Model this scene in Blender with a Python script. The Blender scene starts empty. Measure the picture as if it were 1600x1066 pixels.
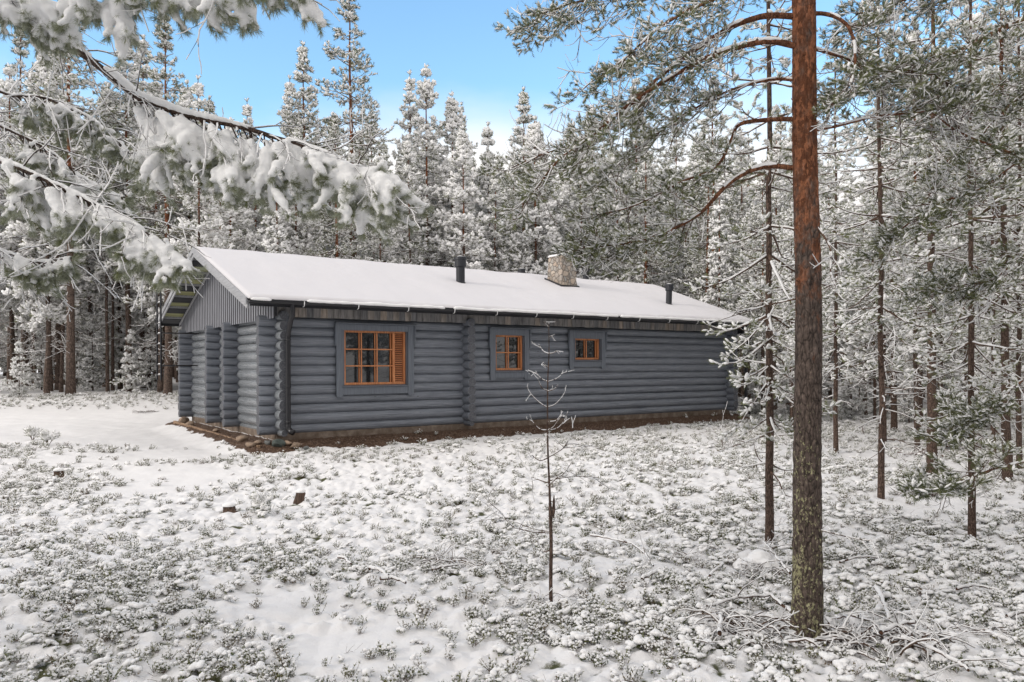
import bpy, math, random
import numpy as np
from math import radians as R, sin, cos, pi, sqrt

sc = bpy.context.scene
COL = sc.collection

# ------------------------------------------------------------------ camera
CAM_H = 1.386
F = 1192.2
Y0 = 573.1
ROLL = 0.004
cam = bpy.data.cameras.new('camera')
camo = bpy.data.objects.new('camera', cam)
COL.objects.link(camo)
camo.location = (0, 0, CAM_H)
camo.rotation_euler = (pi / 2, ROLL, 0)
cam.sensor_width = 36.0
cam.lens = 36.0 * F / 1600.0
cam.shift_y = (Y0 - 533.0) / 1600.0
cam.clip_start = 0.05
cam.clip_end = 3000
sc.camera = camo

# ------------------------------------------------------------------ light
SUN_EL, SUN_AZ = 24.0, -118.0       # azimuth measured from +Y towards +X
wd = bpy.data.worlds.new('World')
sc.world = wd
wd.use_nodes = True
nt = wd.node_tree
nt.nodes.clear()
def wn(t, **k):
    n = nt.nodes.new(t)
    for a, b in k.items():
        setattr(n, a, b)
    return n
out = wn('ShaderNodeOutputWorld')
bg = wn('ShaderNodeBackground')
sky = wn('ShaderNodeTexSky', sky_type='NISHITA', sun_disc=False)
sky.sun_elevation = R(SUN_EL)
sky.sun_rotation = R(SUN_AZ)
sky.air_density = 1.2
sky.dust_density = 0.6
sky.ozone_density = 2.5
tc = wn('ShaderNodeTexCoord')
sep = wn('ShaderNodeSeparateXYZ')
nt.links.new(tc.outputs['Generated'], sep.inputs[0])
def wmath(op, a, b=None, clamp=False):
    n = wn('ShaderNodeMath', operation=op, use_clamp=clamp)
    for i, v in enumerate((a, b)):
        if v is None:
            continue
        if isinstance(v, (int, float)):
            n.inputs[i].default_value = v
        else:
            nt.links.new(v, n.inputs[i])
    return n.outputs[0]
noise = wn('ShaderNodeTexNoise')
noise.inputs['Scale'].default_value = 2.2
noise.inputs['Detail'].default_value = 6
noise.inputs['Roughness'].default_value = 0.5
mp = wn('ShaderNodeMapping')
mp.inputs['Scale'].default_value = (1, 1, 2.6)
nt.links.new(tc.outputs['Generated'], mp.inputs[0])
nt.links.new(mp.outputs[0], noise.inputs['Vector'])
nz = wmath('SUBTRACT', noise.outputs[0], 0.5)
def wramp(v, lo, hi):
    n = wn('ShaderNodeMapRange', interpolation_type='SMOOTHSTEP')
    nt.links.new(v, n.inputs[0])
    n.inputs[1].default_value = lo
    n.inputs[2].default_value = hi
    return n.outputs[0]
# cloud bank low over the horizon, and broken cloud overhead and behind
bank = wramp(wmath('ADD', wmath('MULTIPLY', sep.outputs[2], -1.0), wmath('MULTIPLY', nz, 0.24)), -0.345, -0.215)
ahead = wramp(wmath('ADD', sep.outputs[1], wmath('MULTIPLY', nz, 0.9)), 0.62, 0.30)
high = wramp(wmath('ADD', sep.outputs[2], wmath('MULTIPLY', nz, 0.5)), 0.62, 0.80)
cl = wmath('MAXIMUM', wmath('MAXIMUM', bank, ahead), high, True)
mixc = wn('ShaderNodeMix', data_type='RGBA')
nt.links.new(cl, mixc.inputs['Factor'])
skyg = wn('ShaderNodeMix', data_type='RGBA', blend_type='MULTIPLY')
skyg.inputs['Factor'].default_value = 1.0
skyg.inputs['B'].default_value = (1.85, 2.15, 2.18, 1)
nt.links.new(sky.outputs[0], skyg.inputs['A'])
nt.links.new(skyg.outputs['Result'], mixc.inputs['A'])
mixc.inputs['B'].default_value = (8.5, 8.2, 8.05, 1)
nt.links.new(mixc.outputs['Result'], bg.inputs[0])
bg.inputs[1].default_value = 0.11
nt.links.new(bg.outputs[0], out.inputs[0])

sl = bpy.data.lights.new('sun', 'SUN')
sl.energy = 1.15
sl.angle = R(14)
sl.color = (1.0, 0.94, 0.87)
so = bpy.data.objects.new('sun', sl)
COL.objects.link(so)
_sd = np.array([sin(R(SUN_AZ)) * cos(R(SUN_EL)), cos(R(SUN_AZ)) * cos(R(SUN_EL)), sin(R(SUN_EL))])
from mathutils import Vector, Matrix
so.rotation_euler = Vector(_sd).to_track_quat('Z', 'Y').to_euler()
sc.view_settings.view_transform = 'Standard'
sc.view_settings.look = 'None'
sc.view_settings.gamma = 1
sc.view_settings.exposure = 0.36
sc.render.engine = 'CYCLES'
sc.cycles.max_bounces = 6
sc.cycles.diffuse_bounces = 3
sc.cycles.glossy_bounces = 3
sc.cycles.use_denoising = True

# ------------------------------------------------------------------ noise helpers
def _hash(ix, iy, seed):
    h = (ix.astype(np.int64) * 374761393 + iy.astype(np.int64) * 668265263 + seed * 1442695041) & 0xFFFFFFFF
    h = ((h ^ (h >> 13)) * 1274126177) & 0xFFFFFFFF
    h = (h ^ (h >> 16)) & 0xFFFFFFFF
    return h.astype(np.float64) / 4294967295.0
def vnoise(x, y, seed=0):
    x = np.asarray(x, float); y = np.asarray(y, float)
    ix = np.floor(x); iy = np.floor(y)
    fx = x - ix; fy = y - iy
    fx = fx * fx * fx * (fx * (fx * 6 - 15) + 10)
    fy = fy * fy * fy * (fy * (fy * 6 - 15) + 10)
    a = _hash(ix, iy, seed); b = _hash(ix + 1, iy, seed)
    c = _hash(ix, iy + 1, seed); d = _hash(ix + 1, iy + 1, seed)
    return (a * (1 - fx) + b * fx) * (1 - fy) + (c * (1 - fx) + d * fx) * fy
def fbm(x, y, o=3, seed=0):
    s = 0; a = 0.5; t = 0
    for i in range(o):
        ang = 0.7 * i
        s = s + a * vnoise(x * cos(ang) - y * sin(ang) + 17.3 * i, x * sin(ang) + y * cos(ang) - 9.1 * i, seed + i)
        t += a; a *= 0.5
        x = x * 2.03; y = y * 2.03
    return s / t
def worley(x, y, seed=0):
    x = np.asarray(x, float); y = np.asarray(y, float)
    ix = np.floor(x); iy = np.floor(y)
    best = np.full(x.shape, 9.0)
    for dx in (-1, 0, 1):
        for dy in (-1, 0, 1):
            cx = ix + dx; cy = iy + dy
            px = cx + _hash(cx, cy, seed); py = cy + _hash(cx, cy, seed + 77)
            best = np.minimum(best, (px - x) ** 2 + (py - y) ** 2)
    return np.sqrt(best)
def sstep(a, b, x):
    t = np.clip((np.asarray(x, float) - a) / (b - a), 0, 1)
    return t * t * (3 - 2 * t)

# ------------------------------------------------------------------ cabin frame
TH = 0.618
CB = np.array([-4.862, 15.676])
CU = np.array([cos(TH), sin(TH)])
CV = np.array([-sin(TH), cos(TH)])
LN, WD, HT = 14.43, 7.41, 2.45
def to_uv(x, y):
    dx = np.asarray(x, float) - CB[0]; dy = np.asarray(y, float) - CB[1]
    return dx * CU[0] + dy * CU[1], dx * CV[0] + dy * CV[1]

# ------------------------------------------------------------------ terrain
def rect_dist(x, y):
    u, v = to_uv(x, y)
    du = np.maximum(np.maximum(-0.35 - u, u - LN), 0)
    dv = np.maximum(np.maximum(-0.1 - v, v - WD), 0)
    return np.sqrt(du * du + dv * dv)
def base_z(x, y):
    x = np.asarray(x, float); y = np.asarray(y, float)
    z = -0.50 + 0.22 * sstep(8, 15, y) * sstep(9, 4, x)
    back = sstep(18, 33, y) * sstep(4, -9, x)
    z = z + 0.62 * back
    z = z + 0.25 * sstep(40, 80, y)
    z = z + 0.10 * (fbm(x * 0.35, y * 0.35, 2, 5) - 0.5) * 2 * sstep(34, 20, y)
    z = z + 0.16 * sstep(2.2, 0.3, np.hypot((x + 3.6) / 1.3, (y - 6.2)))
    d = rect_dist(x, y)
    near_ = -0.12 - 0.20 * sstep(0, 0.85, d)
    z = z * sstep(0.6, 3.5, d) + near_ * (1 - sstep(0.6, 3.5, d))
    return z
def ray(px, py):
    a, b = px - 800, py - Y0
    c, s = cos(ROLL), sin(ROLL)
    return np.array([(a * c + b * s) / F, 1.0, (a * s - b * c) / F])
def at(px, py):
    d = ray(px, py); lo, hi = 1.0, 90.0
    for t in np.linspace(1, 90, 400):
        if CAM_H + d[2] * t < base_z(d[0] * t, t):
            hi = t; break
        lo = t
    for _ in range(25):
        m = (lo + hi) / 2
        if CAM_H + d[2] * m < base_z(d[0] * m, m): hi = m
        else: lo = m
    return np.array([d[0] * hi, hi, float(base_z(d[0] * hi, hi))])
def pp(px, py, depth):
    d = ray(px, py)
    return np.array([d[0] * depth, depth, CAM_H + d[2] * depth])

def ellip(px, py, rx, ry, x, y):
    c = at(px, py)
    return sstep(1.25, 0.7, np.hypot((x - c[0]) / rx, (y - c[1]) / ry))
def smooth_snow(x, y):           # 1 where the snow lies smooth (drive, footpath, bare patches)
    s = sstep(1.7, 1.0, np.hypot((x + 10.5) / 6.2, (y - 20.6) / 2.6) * 1.0 + 0.25 * (fbm(x * .8, y * .8, 2, 3) - .5))
    drive = sstep(-5.0, -6.2, x + 0.25 * (y - 16)) * sstep(15.9, 17.2, y + 0.12 * x + 1.3) * sstep(26.5, 25.0, y)
    s = np.maximum(s * 0, drive)
    for a in ((235, 745, 1.35, 1.5), (150, 712, 1.4, 1.0), (270, 705, 1.2, 1.0)):
        s = np.maximum(s, ellip(*a, x, y) * 0.93)
    for a in ((950, 885, .8, .35), (1450, 800, .6, .8), (560, 1010, .55, .35), (440, 940, .45, .3), (1030, 676, 1.6, .9), (640, 990, .4, .3)):
        s = np.maximum(s, ellip(*a, x, y) * 0.72)
    return s
def soil_mask(x, y):
    u, v = to_uv(x, y)
    wob = 0.16 * (fbm(u * 1.7, v * 1.7, 3, 9) - .5) * 2
    front = sstep(-0.78, -0.62, v + wob) * sstep(0.3, 0.1, v) * sstep(-0.9, -0.5, u) * sstep(LN + .9, LN + .5, u)
    gab = sstep(-0.78, -0.60, u + wob * 1.3 + .10 * (fbm(u * 9, v * 9, 2, 14) - .5)) * sstep(0.1, -0.1, u) * sstep(-0.7, -0.4, v) * sstep(WD + .3, WD, v)
    right = sstep(LN + .8, LN + .5, u + wob) * sstep(LN - .2, LN, u) * sstep(-.6, -.3, v) * sstep(1.6, .9, v)
    return np.maximum(np.maximum(front, gab), right)

# ------------------------------------------------------------------ mesh accumulator
class Acc:
    def __init__(s):
        s.V = []; s.F = []; s.n = 0
    def add(s, v, f, mat=0):
        v = np.asarray(v, float).reshape(-1, 3); f = np.asarray(f, int)
        s.V.append(v); s.F.append((f + s.n, mat)); s.n += len(v)
    def tube(s, pts, rad, n=6, mat=0, caps=False, jit=0, rng=None):
        pts = np.asarray(pts, float); m = len(pts)
        rad = np.broadcast_to(np.asarray(rad, float), (m,))
        t = np.gradient(pts, axis=0)
        t /= (np.linalg.norm(t, axis=1, keepdims=True) + 1e-9)
        ref = np.array([0.13, 0.07, 1.0]) if abs(t[:, 2]).mean() < 0.9 else np.array([1.0, 0.1, 0])
        a = np.cross(t, ref); a /= (np.linalg.norm(a, axis=1, keepdims=True) + 1e-9)
        b = np.cross(t, a)
        th = np.arange(n) * 2 * pi / n
        rr = rad[:, None] * np.ones(n)[None, :]
        if jit:
            rr = rr * (1 + jit * (rng.random(rr.shape) - .5))
        v = pts[:, None, :] + rr[:, :, None] * (np.cos(th)[None, :, None] * a[:, None, :] + np.sin(th)[None, :, None] * b[:, None, :])
        i = np.arange(m - 1)[:, None] * n; j = np.arange(n)[None, :]; k = (j + 1) % n
        f = np.stack([i + j, i + k, i + n + k, i + n + j], -1).reshape(-1, 4)
        s.add(v.reshape(-1, 3), f, mat)
        if caps:
            base = s.n - m * n
            s.F.append((np.array([[base + q for q in range(n)][::-1]]), mat))
            s.F.append((np.array([[base + (m - 1) * n + q for q in range(n)]]), mat))
    def box(s, lo, hi, mat=0, jit=None):
        x0, y0, z0 = lo; x1, y1, z1 = hi
        v = np.array([[x0, y0, z0], [x1, y0, z0], [x1, y1, z0], [x0, y1, z0], [x0, y0, z1], [x1, y0, z1], [x1, y1, z1], [x0, y1, z1]], float)
        f = [[0, 3, 2, 1], [4, 5, 6, 7], [0, 1, 5, 4], [1, 2, 6, 5], [2, 3, 7, 6], [3, 0, 4, 7]]
        s.add(v, f, mat)
    def hexa(s, v, mat=0):
        s.add(v, [[0, 3, 2, 1], [4, 5, 6, 7], [0, 1, 5, 4], [1, 2, 6, 5], [2, 3, 7, 6], [3, 0, 4, 7]], mat)
    def inst(s, tv, tf, P, M, mat=0):
        P = np.asarray(P, float); k = len(P)
        if k == 0: return
        v = np.einsum('kij,nj->kni', M, tv) + P[:, None, :]
        f = tf[None] + (np.arange(k) * len(tv))[:, None, None]
        s.add(v.reshape(-1, 3), f.reshape(-1, tf.shape[1]), mat)
    def build(s, name, mats, parent=None, smooth=False, bevel=0, link=True):
        me = bpy.data.meshes.new(name)
        V = np.concatenate(s.V)
        tot = []; idx = []; mi = []
        for f, m in s.F:
            tot.append(np.full(len(f), f.shape[1])); idx.append(f.reshape(-1)); mi.append(np.full(len(f), m))
        tot = np.concatenate(tot); idx = np.concatenate(idx); mi = np.concatenate(mi)
        me.vertices.add(len(V)); me.vertices.foreach_set('co', V.reshape(-1))
        me.loops.add(len(idx)); me.loops.foreach_set('vertex_index', idx.astype(np.int32))
        me.polygons.add(len(tot))
        st = np.concatenate([[0], np.cumsum(tot)[:-1]])
        me.polygons.foreach_set('loop_start', st.astype(np.int32))
        me.polygons.foreach_set('loop_total', tot.astype(np.int32))
        if not isinstance(mats, (list, tuple)): mats = [mats]
        for m in mats: me.materials.append(m)
        me.polygons.foreach_set('material_index', mi.astype(np.int32))
        if smooth is True:
            me.polygons.foreach_set('use_smooth', np.ones(len(tot), bool))
        elif smooth:
            me.polygons.foreach_set('use_smooth', np.isin(mi, smooth))
        else:
            me.polygons.foreach_set('use_smooth', np.zeros(len(tot), bool))
        me.update(calc_edges=True)
        o = bpy.data.objects.new(name, me)
        if link: COL.objects.link(o)
        if parent is not None: o.parent = parent
        if bevel:
            b = o.modifiers.new('bevel', 'BEVEL'); b.width = bevel; b.segments = 1; b.limit_method = 'ANGLE'
        return o
def empty(name, loc=(0, 0, 0), rz=0, label=None, cat=None, group=None):
    o = bpy.data.objects.new(name, None); COL.objects.link(o)
    o.location = loc; o.rotation_euler = (0, 0, rz); o.empty_display_size = 0.1
    return tag(o, label, cat, group)
def tag(o, label=None, cat=None, group=None, kind=None):
    if label: o['label'] = label
    if cat: o['category'] = cat
    if group: o['group'] = group
    if kind: o['kind'] = kind
    return o
def hide_proto(o):
    pass

# ------------------------------------------------------------------ materials
def mat(name, base=(.5, .5, .5), rough=.7, spec=.5, fn=None, **kw):
    m = bpy.data.materials.new(name); m.use_nodes = True
    t = m.node_tree; b = t.nodes['Principled BSDF']
    b.inputs['Base Color'].default_value = (*base, 1)
    b.inputs['Roughness'].default_value = rough
    b.inputs['Specular IOR Level'].default_value = spec
    for k, v in kw.items(): b.inputs[k].default_value = v
    if fn: fn(t, b)
    return m
class NT:
    def __init__(s, t): s.t = t
    def n(s, ty, **k):
        x = s.t.nodes.new(ty)
        for a, b in k.items(): setattr(x, a, b)
        return x
    def l(s, a, b): s.t.links.new(a, b)
    def coord(s, scale=(1, 1, 1), src='Object', rot=(0, 0, 0)):
        c = s.n('ShaderNodeTexCoord'); m = s.n('ShaderNodeMapping')
        m.inputs['Scale'].default_value = scale; m.inputs['Rotation'].default_value = rot
        s.l(c.outputs[src], m.inputs[0]); return m.outputs[0]
    def noise(s, v, sc, det=4, ro=.55, dist=0):
        x = s.n('ShaderNodeTexNoise'); s.l(v, x.inputs['Vector'])
        x.inputs['Scale'].default_value = sc; x.inputs['Detail'].default_value = det
        x.inputs['Roughness'].default_value = ro; x.inputs['Distortion'].default_value = dist
        return x.outputs[0]
    def vor(s, v, sc, feat='F1', out='Distance', rnd=1):
        x = s.n('ShaderNodeTexVoronoi', feature=feat); s.l(v, x.inputs['Vector'])
        x.inputs['Scale'].default_value = sc
        if 'Randomness' in x.inputs: x.inputs['Randomness'].default_value = rnd
        return x.outputs[out]
    def ramp(s, v, stops):
        x = s.n('ShaderNodeValToRGB'); s.l(v, x.inputs[0])
        e = x.color_ramp.elements
        while len(e) < len(stops): e.new(.5)
        for i, (p, c) in enumerate(stops):
            e[i].position = p
            e[i].color = (*c, 1) if hasattr(c, '__len__') else (c, c, c, 1)
        return x.outputs[0]
    def mix(s, f, a, b, bt='MIX'):
        x = s.n('ShaderNodeMix', data_type='RGBA', blend_type=bt)
        for i, v in (('Factor', f), ('A', a), ('B', b)):
            if hasattr(v, 'links') or hasattr(v, 'is_linked'): s.l(v, x.inputs[i])
            elif i == 'Factor': x.inputs[i].default_value = v
            else: x.inputs[i].default_value = (*v, 1)
        return x.outputs['Result']
    def math(s, op, a, b=None, clamp=False):
        x = s.n('ShaderNodeMath', operation=op, use_clamp=clamp)
        for i, v in enumerate((a, b)):
            if v is None: continue
            if isinstance(v, (int, float)): x.inputs[i].default_value = v
            else: s.l(v, x.inputs[i])
        return x.outputs[0]
    def bump(s, h, b, st=.5, d=.02):
        x = s.n('ShaderNodeBump'); x.inputs['Strength'].default_value = st; x.inputs['Distance'].default_value = d
        s.l(h, x.inputs['Height']); s.l(x.outputs[0], b.inputs['Normal'])
    def sepz(s, src='Object', comp=2):
        c = s.n('ShaderNodeTexCoord'); x = s.n('ShaderNodeSeparateXYZ'); s.l(c.outputs[src], x.inputs[0]); return x.outputs[comp]
    def orand(s):
        return s.n('ShaderNodeObjectInfo').outputs['Random']

def f_snow(t, b):
    N = NT(t); v = N.coord()
    h = N.math('ADD', N.noise(v, 45, 4, .6), N.math('MULTIPLY', N.noise(v, 260, 2), .35))
    N.bump(h, b, .35, .012)
    c = N.ramp(N.noise(v, 6, 3), [(.3, (.84, .835, .835)), (.7, (.89, .885, .88))])
    N.l(c, b.inputs['Base Color'])
SNOW = mat('snow', (.84, .835, .84), .75, .25, f_snow)
def f_snowroof(t, b):
    N = NT(t); v = N.coord()
    h = N.math('ADD', N.noise(v, 2.2, 3, .5), N.math('MULTIPLY', N.noise(v, 60, 3), .06))
    N.bump(h, b, .35, .05)
SNOWR = mat('roof_snow', (.67, .655, .67), .7, .25, f_snowroof)
def f_needle(t, b):
    N = NT(t); v = N.coord()
    c = N.ramp(N.math('ADD', N.math('MULTIPLY', N.noise(v, 3.0, 3), .8), N.math('MULTIPLY', N.orand(), .2)),
               [(.2, (.045, .055, .022)), (.5, (.085, .10, .040)), (.8, (.14, .15, .070))])
    N.l(c, b.inputs['Base Color'])
NEEDLE = mat('pine_needles', (.06, .08, .03), .6, .3, f_needle)
def f_needlef(t, b):
    N = NT(t); v = N.coord()
    c = N.ramp(N.noise(v, 9.0, 3), [(.2, (.11, .13, .045)), (.5, (.20, .22, .095)), (.8, (.35, .36, .22))])
    N.l(c, b.inputs['Base Color'])
FROST = mat('frosted_needles', (.13, .15, .09), .6, .3, f_needlef)
def f_twig(t, b):
    N = NT(t); v = N.coord()
    c = N.ramp(N.noise(v, 14, 3), [(.3, (.055, .036, .026)), (.7, (.15, .095, .068))])
    N.l(c, b.inputs['Base Color'])
TWIG = mat('twig_bark', (.07, .05, .04), .85, .2, f_twig)
def bark_fn(zlo, zhi, orange=(.34, .125, .05), grey=(.10, .075, .06), lichen=0, sc=1.0, scatter=.35):
    def fn(t, b):
        N = NT(t)
        v = N.coord((sc, sc, sc * .32)); v2 = N.coord((sc, sc, sc * .6))
        z = N.sepz()
        plates = N.vor(v, 26, 'DISTANCE_TO_EDGE')
        n1 = N.noise(v2, 8, 6, .72)
        n2 = N.noise(v2, 30, 4, .6)
        k = N.n('ShaderNodeMapRange'); N.l(z, k.inputs[0]); k.inputs[1].default_value = zlo; k.inputs[2].default_value = zhi
        k.inputs[3].default_value = -.50; k.inputs[4].default_value = .10
        of = N.math('MULTIPLY', N.math('ADD', N.math('ADD', k.outputs[0], n1), -.42), 5.5, True)
        g = N.ramp(n2, [(.3, tuple(x * .5 for x in grey)), (.52, grey), (.75, tuple(min(1, x * 1.9) for x in grey))])
        o = N.ramp(n2, [(.3, tuple(x * .62 for x in orange)), (.7, tuple(x * 1.25 for x in orange))])
        c = N.mix(of, g, o)
        crack = N.ramp(N.math('ADD', N.math('ADD', plates, N.math('MULTIPLY', of, .10)), N.math('MULTIPLY', N.noise(v2, 60, 3), .08)), [(.03, .35), (.15, 1.0)])
        c = N.mix(1.0, c, crack, 'MULTIPLY')
        fl = N.ramp(N.noise(N.coord((sc, sc, sc * .5)), 15, 5, .7), [(.47, (1.0, 1.0, 1.0)), (.51, (.36, .35, .36)), (.60, (.44, .42, .42))])
        c = N.mix(N.math('MULTIPLY', of, .95), c, N.mix(1.0, c, fl, 'MULTIPLY'))
        if lichen:
            lz = N.n('ShaderNodeMapRange'); N.l(z, lz.inputs[0]); lz.inputs[1].default_value = 0.3; lz.inputs[2].default_value = lichen
            lz.inputs[3].default_value = .05; lz.inputs[4].default_value = -.22
            cc = N.n('ShaderNodeTexCoord'); sx = N.n('ShaderNodeSeparateXYZ'); N.l(cc.outputs['Object'], sx.inputs[0])
            side = N.math('MULTIPLY', sx.outputs[0], -.25)
            lv = N.math('ADD', N.math('ADD', N.math('ADD', N.noise(N.coord((1, 1, .7)), 48, 5, .75), N.math('MULTIPLY', N.noise(v2, 5, 2), .35)), lz.outputs[0]), side)
            lf = N.math('MULTIPLY', N.math('ADD', lv, -.725), 14, True)
            c = N.mix(lf, c, N.ramp(n2, [(.3, (.22, .21, .11)), (.7, (.46, .44, .27))]))
        N.l(c, b.inputs['Base Color'])
        h = N.math('ADD', N.math('MULTIPLY', N.ramp(plates, [(0, 0.), (.3, 1.)]), .7), N.math('MULTIPLY', n2, .8))
        N.bump(h, b, .9, .012)
    return fn
BARK_BIG = mat('old_pine_bark', rough=.9, spec=.2, fn=bark_fn(.4, 3.4, (.285, .115, .058), (.10, .076, .064), 3.0, 1.3))
BARK = mat('pine_bark', rough=.9, spec=.2, fn=bark_fn(2.0, 7.0, (.31, .12, .06), (.13, .095, .078), 0, .8))
BARK_Y = mat('young_pine_bark', rough=.9, spec=.2, fn=bark_fn(2.0, 8.0, (.20, .09, .05), (.12, .082, .065), 0, 1.6))
BARK_L = mat('limb_bark', rough=.85, spec=.2, fn=bark_fn(-8, 4, (.30, .13, .07), (.14, .08, .052), 0, 2.5))

def f_log(t, b):
    N = NT(t)
    v = N.coord((.7, 9, 9)); v1 = N.coord((.25, 22, 22)); v0 = N.coord()
    n = N.noise(v, 3.2, 5, .6); g = N.noise(v1, 6, 4, .65)
    c = N.ramp(N.math('ADD', N.math('MULTIPLY', n, .6), N.math('MULTIPLY', g, .4)), [(.3, (.135, .15, .178)), (.55, (.21, .229, .265)), (.8, (.32, .337, .365))])
    st = N.ramp(N.noise(N.coord((.5, 30, 30)), 3, 4, .7, .3), [(.36, (.50, .50, .52)), (.5, (1., 1., 1.)), (.66, (1.4, 1.38, 1.35))])
    c = N.mix(.75, c, N.mix(1.0, c, st, 'MULTIPLY'))
    kn = N.vor(N.coord((1.3, 4, 4)), 1.6)
    kf = N.ramp(kn, [(.03, .35), (.08, 1.0)])
    c = N.mix(1.0, c, kf, 'MULTIPLY')
    N.l(c, b.inputs['Base Color'])
    ck = N.ramp(N.noise(N.coord((.18, 5, 5)), 2.2, 2, .5, .2), [(.485, 1.), (.5, 0.), (.515, 1.)])
    h = N.math('ADD', N.math('ADD', N.math('MULTIPLY', g, .5), N.math('MULTIPLY', N.noise(v0, 5, 3), .8)), N.math('MULTIPLY', ck, .25))
    N.bump(h, b, .8, .025)
    N.l(N.ramp(N.noise(v0, 8, 3), [(.3, .32), (.7, .5)]), b.inputs['Roughness'])
LOG = mat('painted_logs', rough=.45, spec=.5, fn=f_log)
def f_loggab(t, b):
    N = NT(t)
    v = N.coord((9, .7, 9)); v1 = N.coord((22, .25, 22)); v0 = N.coord((1, .35, 1))
    n = N.noise(v, 3.2, 5, .6); g = N.noise(v1, 6, 4, .65)
    c = N.ramp(N.math('ADD', N.math('MULTIPLY', n, .6), N.math('MULTIPLY', g, .4)), [(.3, (.17, .185, .20)), (.55, (.22, .235, .25)), (.8, (.30, .31, .32))])
    N.l(c, b.inputs['Base Color'])
    h = N.math('ADD', N.math('MULTIPLY', g, .5), N.math('MULTIPLY', N.noise(N.coord((4, .6, 4)), 4, 3), .8))
    N.bump(h, b, .4, .02)
    N.l(N.ramp(N.noise(v1, 5, 3), [(.35, .14), (.65, .34)]), b.inputs['Roughness'])
LOGG = mat('lit_side_painted_logs', rough=.3, spec=.7, fn=f_loggab)  # same log paint, toned lighter and shinier to imitate light on this gable
def f_end(t, b):
    N = NT(t)
    v = N.coord((1, 1, 1), 'Object')
    n = N.noise(v, 40, 4, .6)
    c = N.ramp(n, [(.3, (.06, .065, .075)), (.5, (.11, .115, .13)), (.75, (.20, .20, .21))])
    N.l(c, b.inputs['Base Color'])
    N.bump(N.noise(v, 60, 3), b, .6, .01)
LOGEND = mat('log_ends', rough=.8, spec=.3, fn=f_end)
def wood_fn(c0, c1, c2, axis=2, sc=1.0, bs=.4):
    def fn(t, b):
        N = NT(t)
        s = [14 * sc] * 3; s[axis] = .8 * sc
        v = N.coord(tuple(s))
        n = N.noise(v, 2.6, 5, .6, .2)
        c = N.ramp(n, [(.3, c0), (.5, c1), (.72, c2)])
        N.l(c, b.inputs['Base Color'])
        N.bump(n, b, bs, .008)
    return fn
TRIM = mat('grey_painted_boards', rough=.5, spec=.4, fn=wood_fn((.105, .120, .145), (.135, .152, .18), (.17, .188, .215), 2, 1, .2))
CLAD = mat('grey_cladding_boards', rough=.6, spec=.3, fn=wood_fn((.18, .185, .205), (.24, .245, .27), (.30, .305, .33), 2, 1, .2))
BARGE = mat('light_grey_barge_boards', rough=.6, spec=.3, fn=wood_fn((.24, .245, .26), (.33, .335, .35), (.42, .42, .435), 1, 1, .2))
def f_weath(t, b):
    N = NT(t)
    v = N.coord((7, 14, 1.0)); n = N.noise(v, 2.6, 5, .6, .3)
    cell = N.n('ShaderNodeTexWhiteNoise', noise_dimensions='1D')
    x = N.sepz('Object', 0)
    N.l(N.math('FLOOR', N.math('DIVIDE', x, .153)), cell.inputs['W'])
    c = N.ramp(n, [(.3, (.15, .143, .14)), (.5, (.27, .255, .245)), (.75, (.40, .375, .355))])
    tint = N.ramp(cell.outputs[0], [(0, (.7, .74, .80)), (.7, (.98, .98, .98)), (1, (1.3, 1.15, 1.0))])
    N.l(N.mix(1.0, c, tint, 'MULTIPLY'), b.inputs['Base Color'])
    N.bump(n, b, .4, .006)
WEATH = mat('weathered_brown_boards', rough=.85, spec=.2, fn=f_weath)
ORANGE = mat('orange_pine_frame', rough=.35, spec=.5, fn=wood_fn((.36, .125, .045), (.55, .21, .08), (.70, .32, .14), 2, 1.2, .15))
DARK = mat('stained_wood_and_gap_shade', rough=.7, spec=.3, fn=wood_fn((.018, .019, .022), (.03, .031, .035), (.05, .05, .055), 0, 1, .2))  # dark wood; on the gable it also paints the shade between battens
BLACK = mat('black_painted_metal', (.012, .012, .015), .32, .5)
VENTM = mat('black_vent_metal', (.022, .024, .03), .5, .4)
PLY = mat('yellowed_underlay', rough=.7, spec=.3, fn=wood_fn((.20, .20, .09), (.32, .32, .16), (.45, .45, .27), 0, .5, .1))
def f_conc(t, b):
    N = NT(t); v = N.coord()
    c = N.ramp(N.noise(v, 5, 6, .65), [(.3, (.10, .075, .055)), (.5, (.18, .14, .11)), (.75, (.30, .25, .21))])
    N.l(c, b.inputs['Base Color']); N.bump(N.noise(v, 40, 4), b, .5, .01)
CONC = mat('stained_concrete', rough=.9, spec=.2, fn=f_conc)
def f_stone(t, b):
    N = NT(t); v = N.coord()
    cc = N.vor(v, 7.5, 'F1', 'Color'); e = N.vor(v, 7.5, 'DISTANCE_TO_EDGE')
    s = N.n('ShaderNodeSeparateColor'); N.l(cc, s.inputs[0])
    c = N.ramp(s.outputs[0], [(0, (.30, .28, .25)), (.35, (.46, .35, .27)), (.6, (.42, .41, .39)), (.85, (.58, .44, .33)), (1, (.62, .57, .5))])
    c = N.mix(.35, c, N.ramp(N.noise(v, 30, 4), [(.3, (.12, .11, .10)), (.7, (.5, .46, .4))]))
    m = N.ramp(e, [(.02, 1.), (.06, 0.)])
    c = N.mix(m, c, (.17, .155, .14))
    N.l(c, b.inputs['Base Color'])
    N.bump(N.math('ADD', N.ramp(e, [(0, 0.), (.12, 1.)]), N.math('MULTIPLY', N.noise(v, 30, 4), .4)), b, .8, .03)
STONE = mat('chimney_fieldstone', rough=.85, spec=.3, fn=f_stone)
def rock(c):
    def fn(t, b):
        N = NT(t); v = N.coord()
        n = N.noise(v, 9, 5, .6)
        N.l(N.ramp(n, [(.3, tuple(x * .5 for x in c)), (.7, tuple(x * 1.2 for x in c))]), b.inputs['Base Color']); N.bump(n, b, .6, .02)
    return fn
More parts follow.
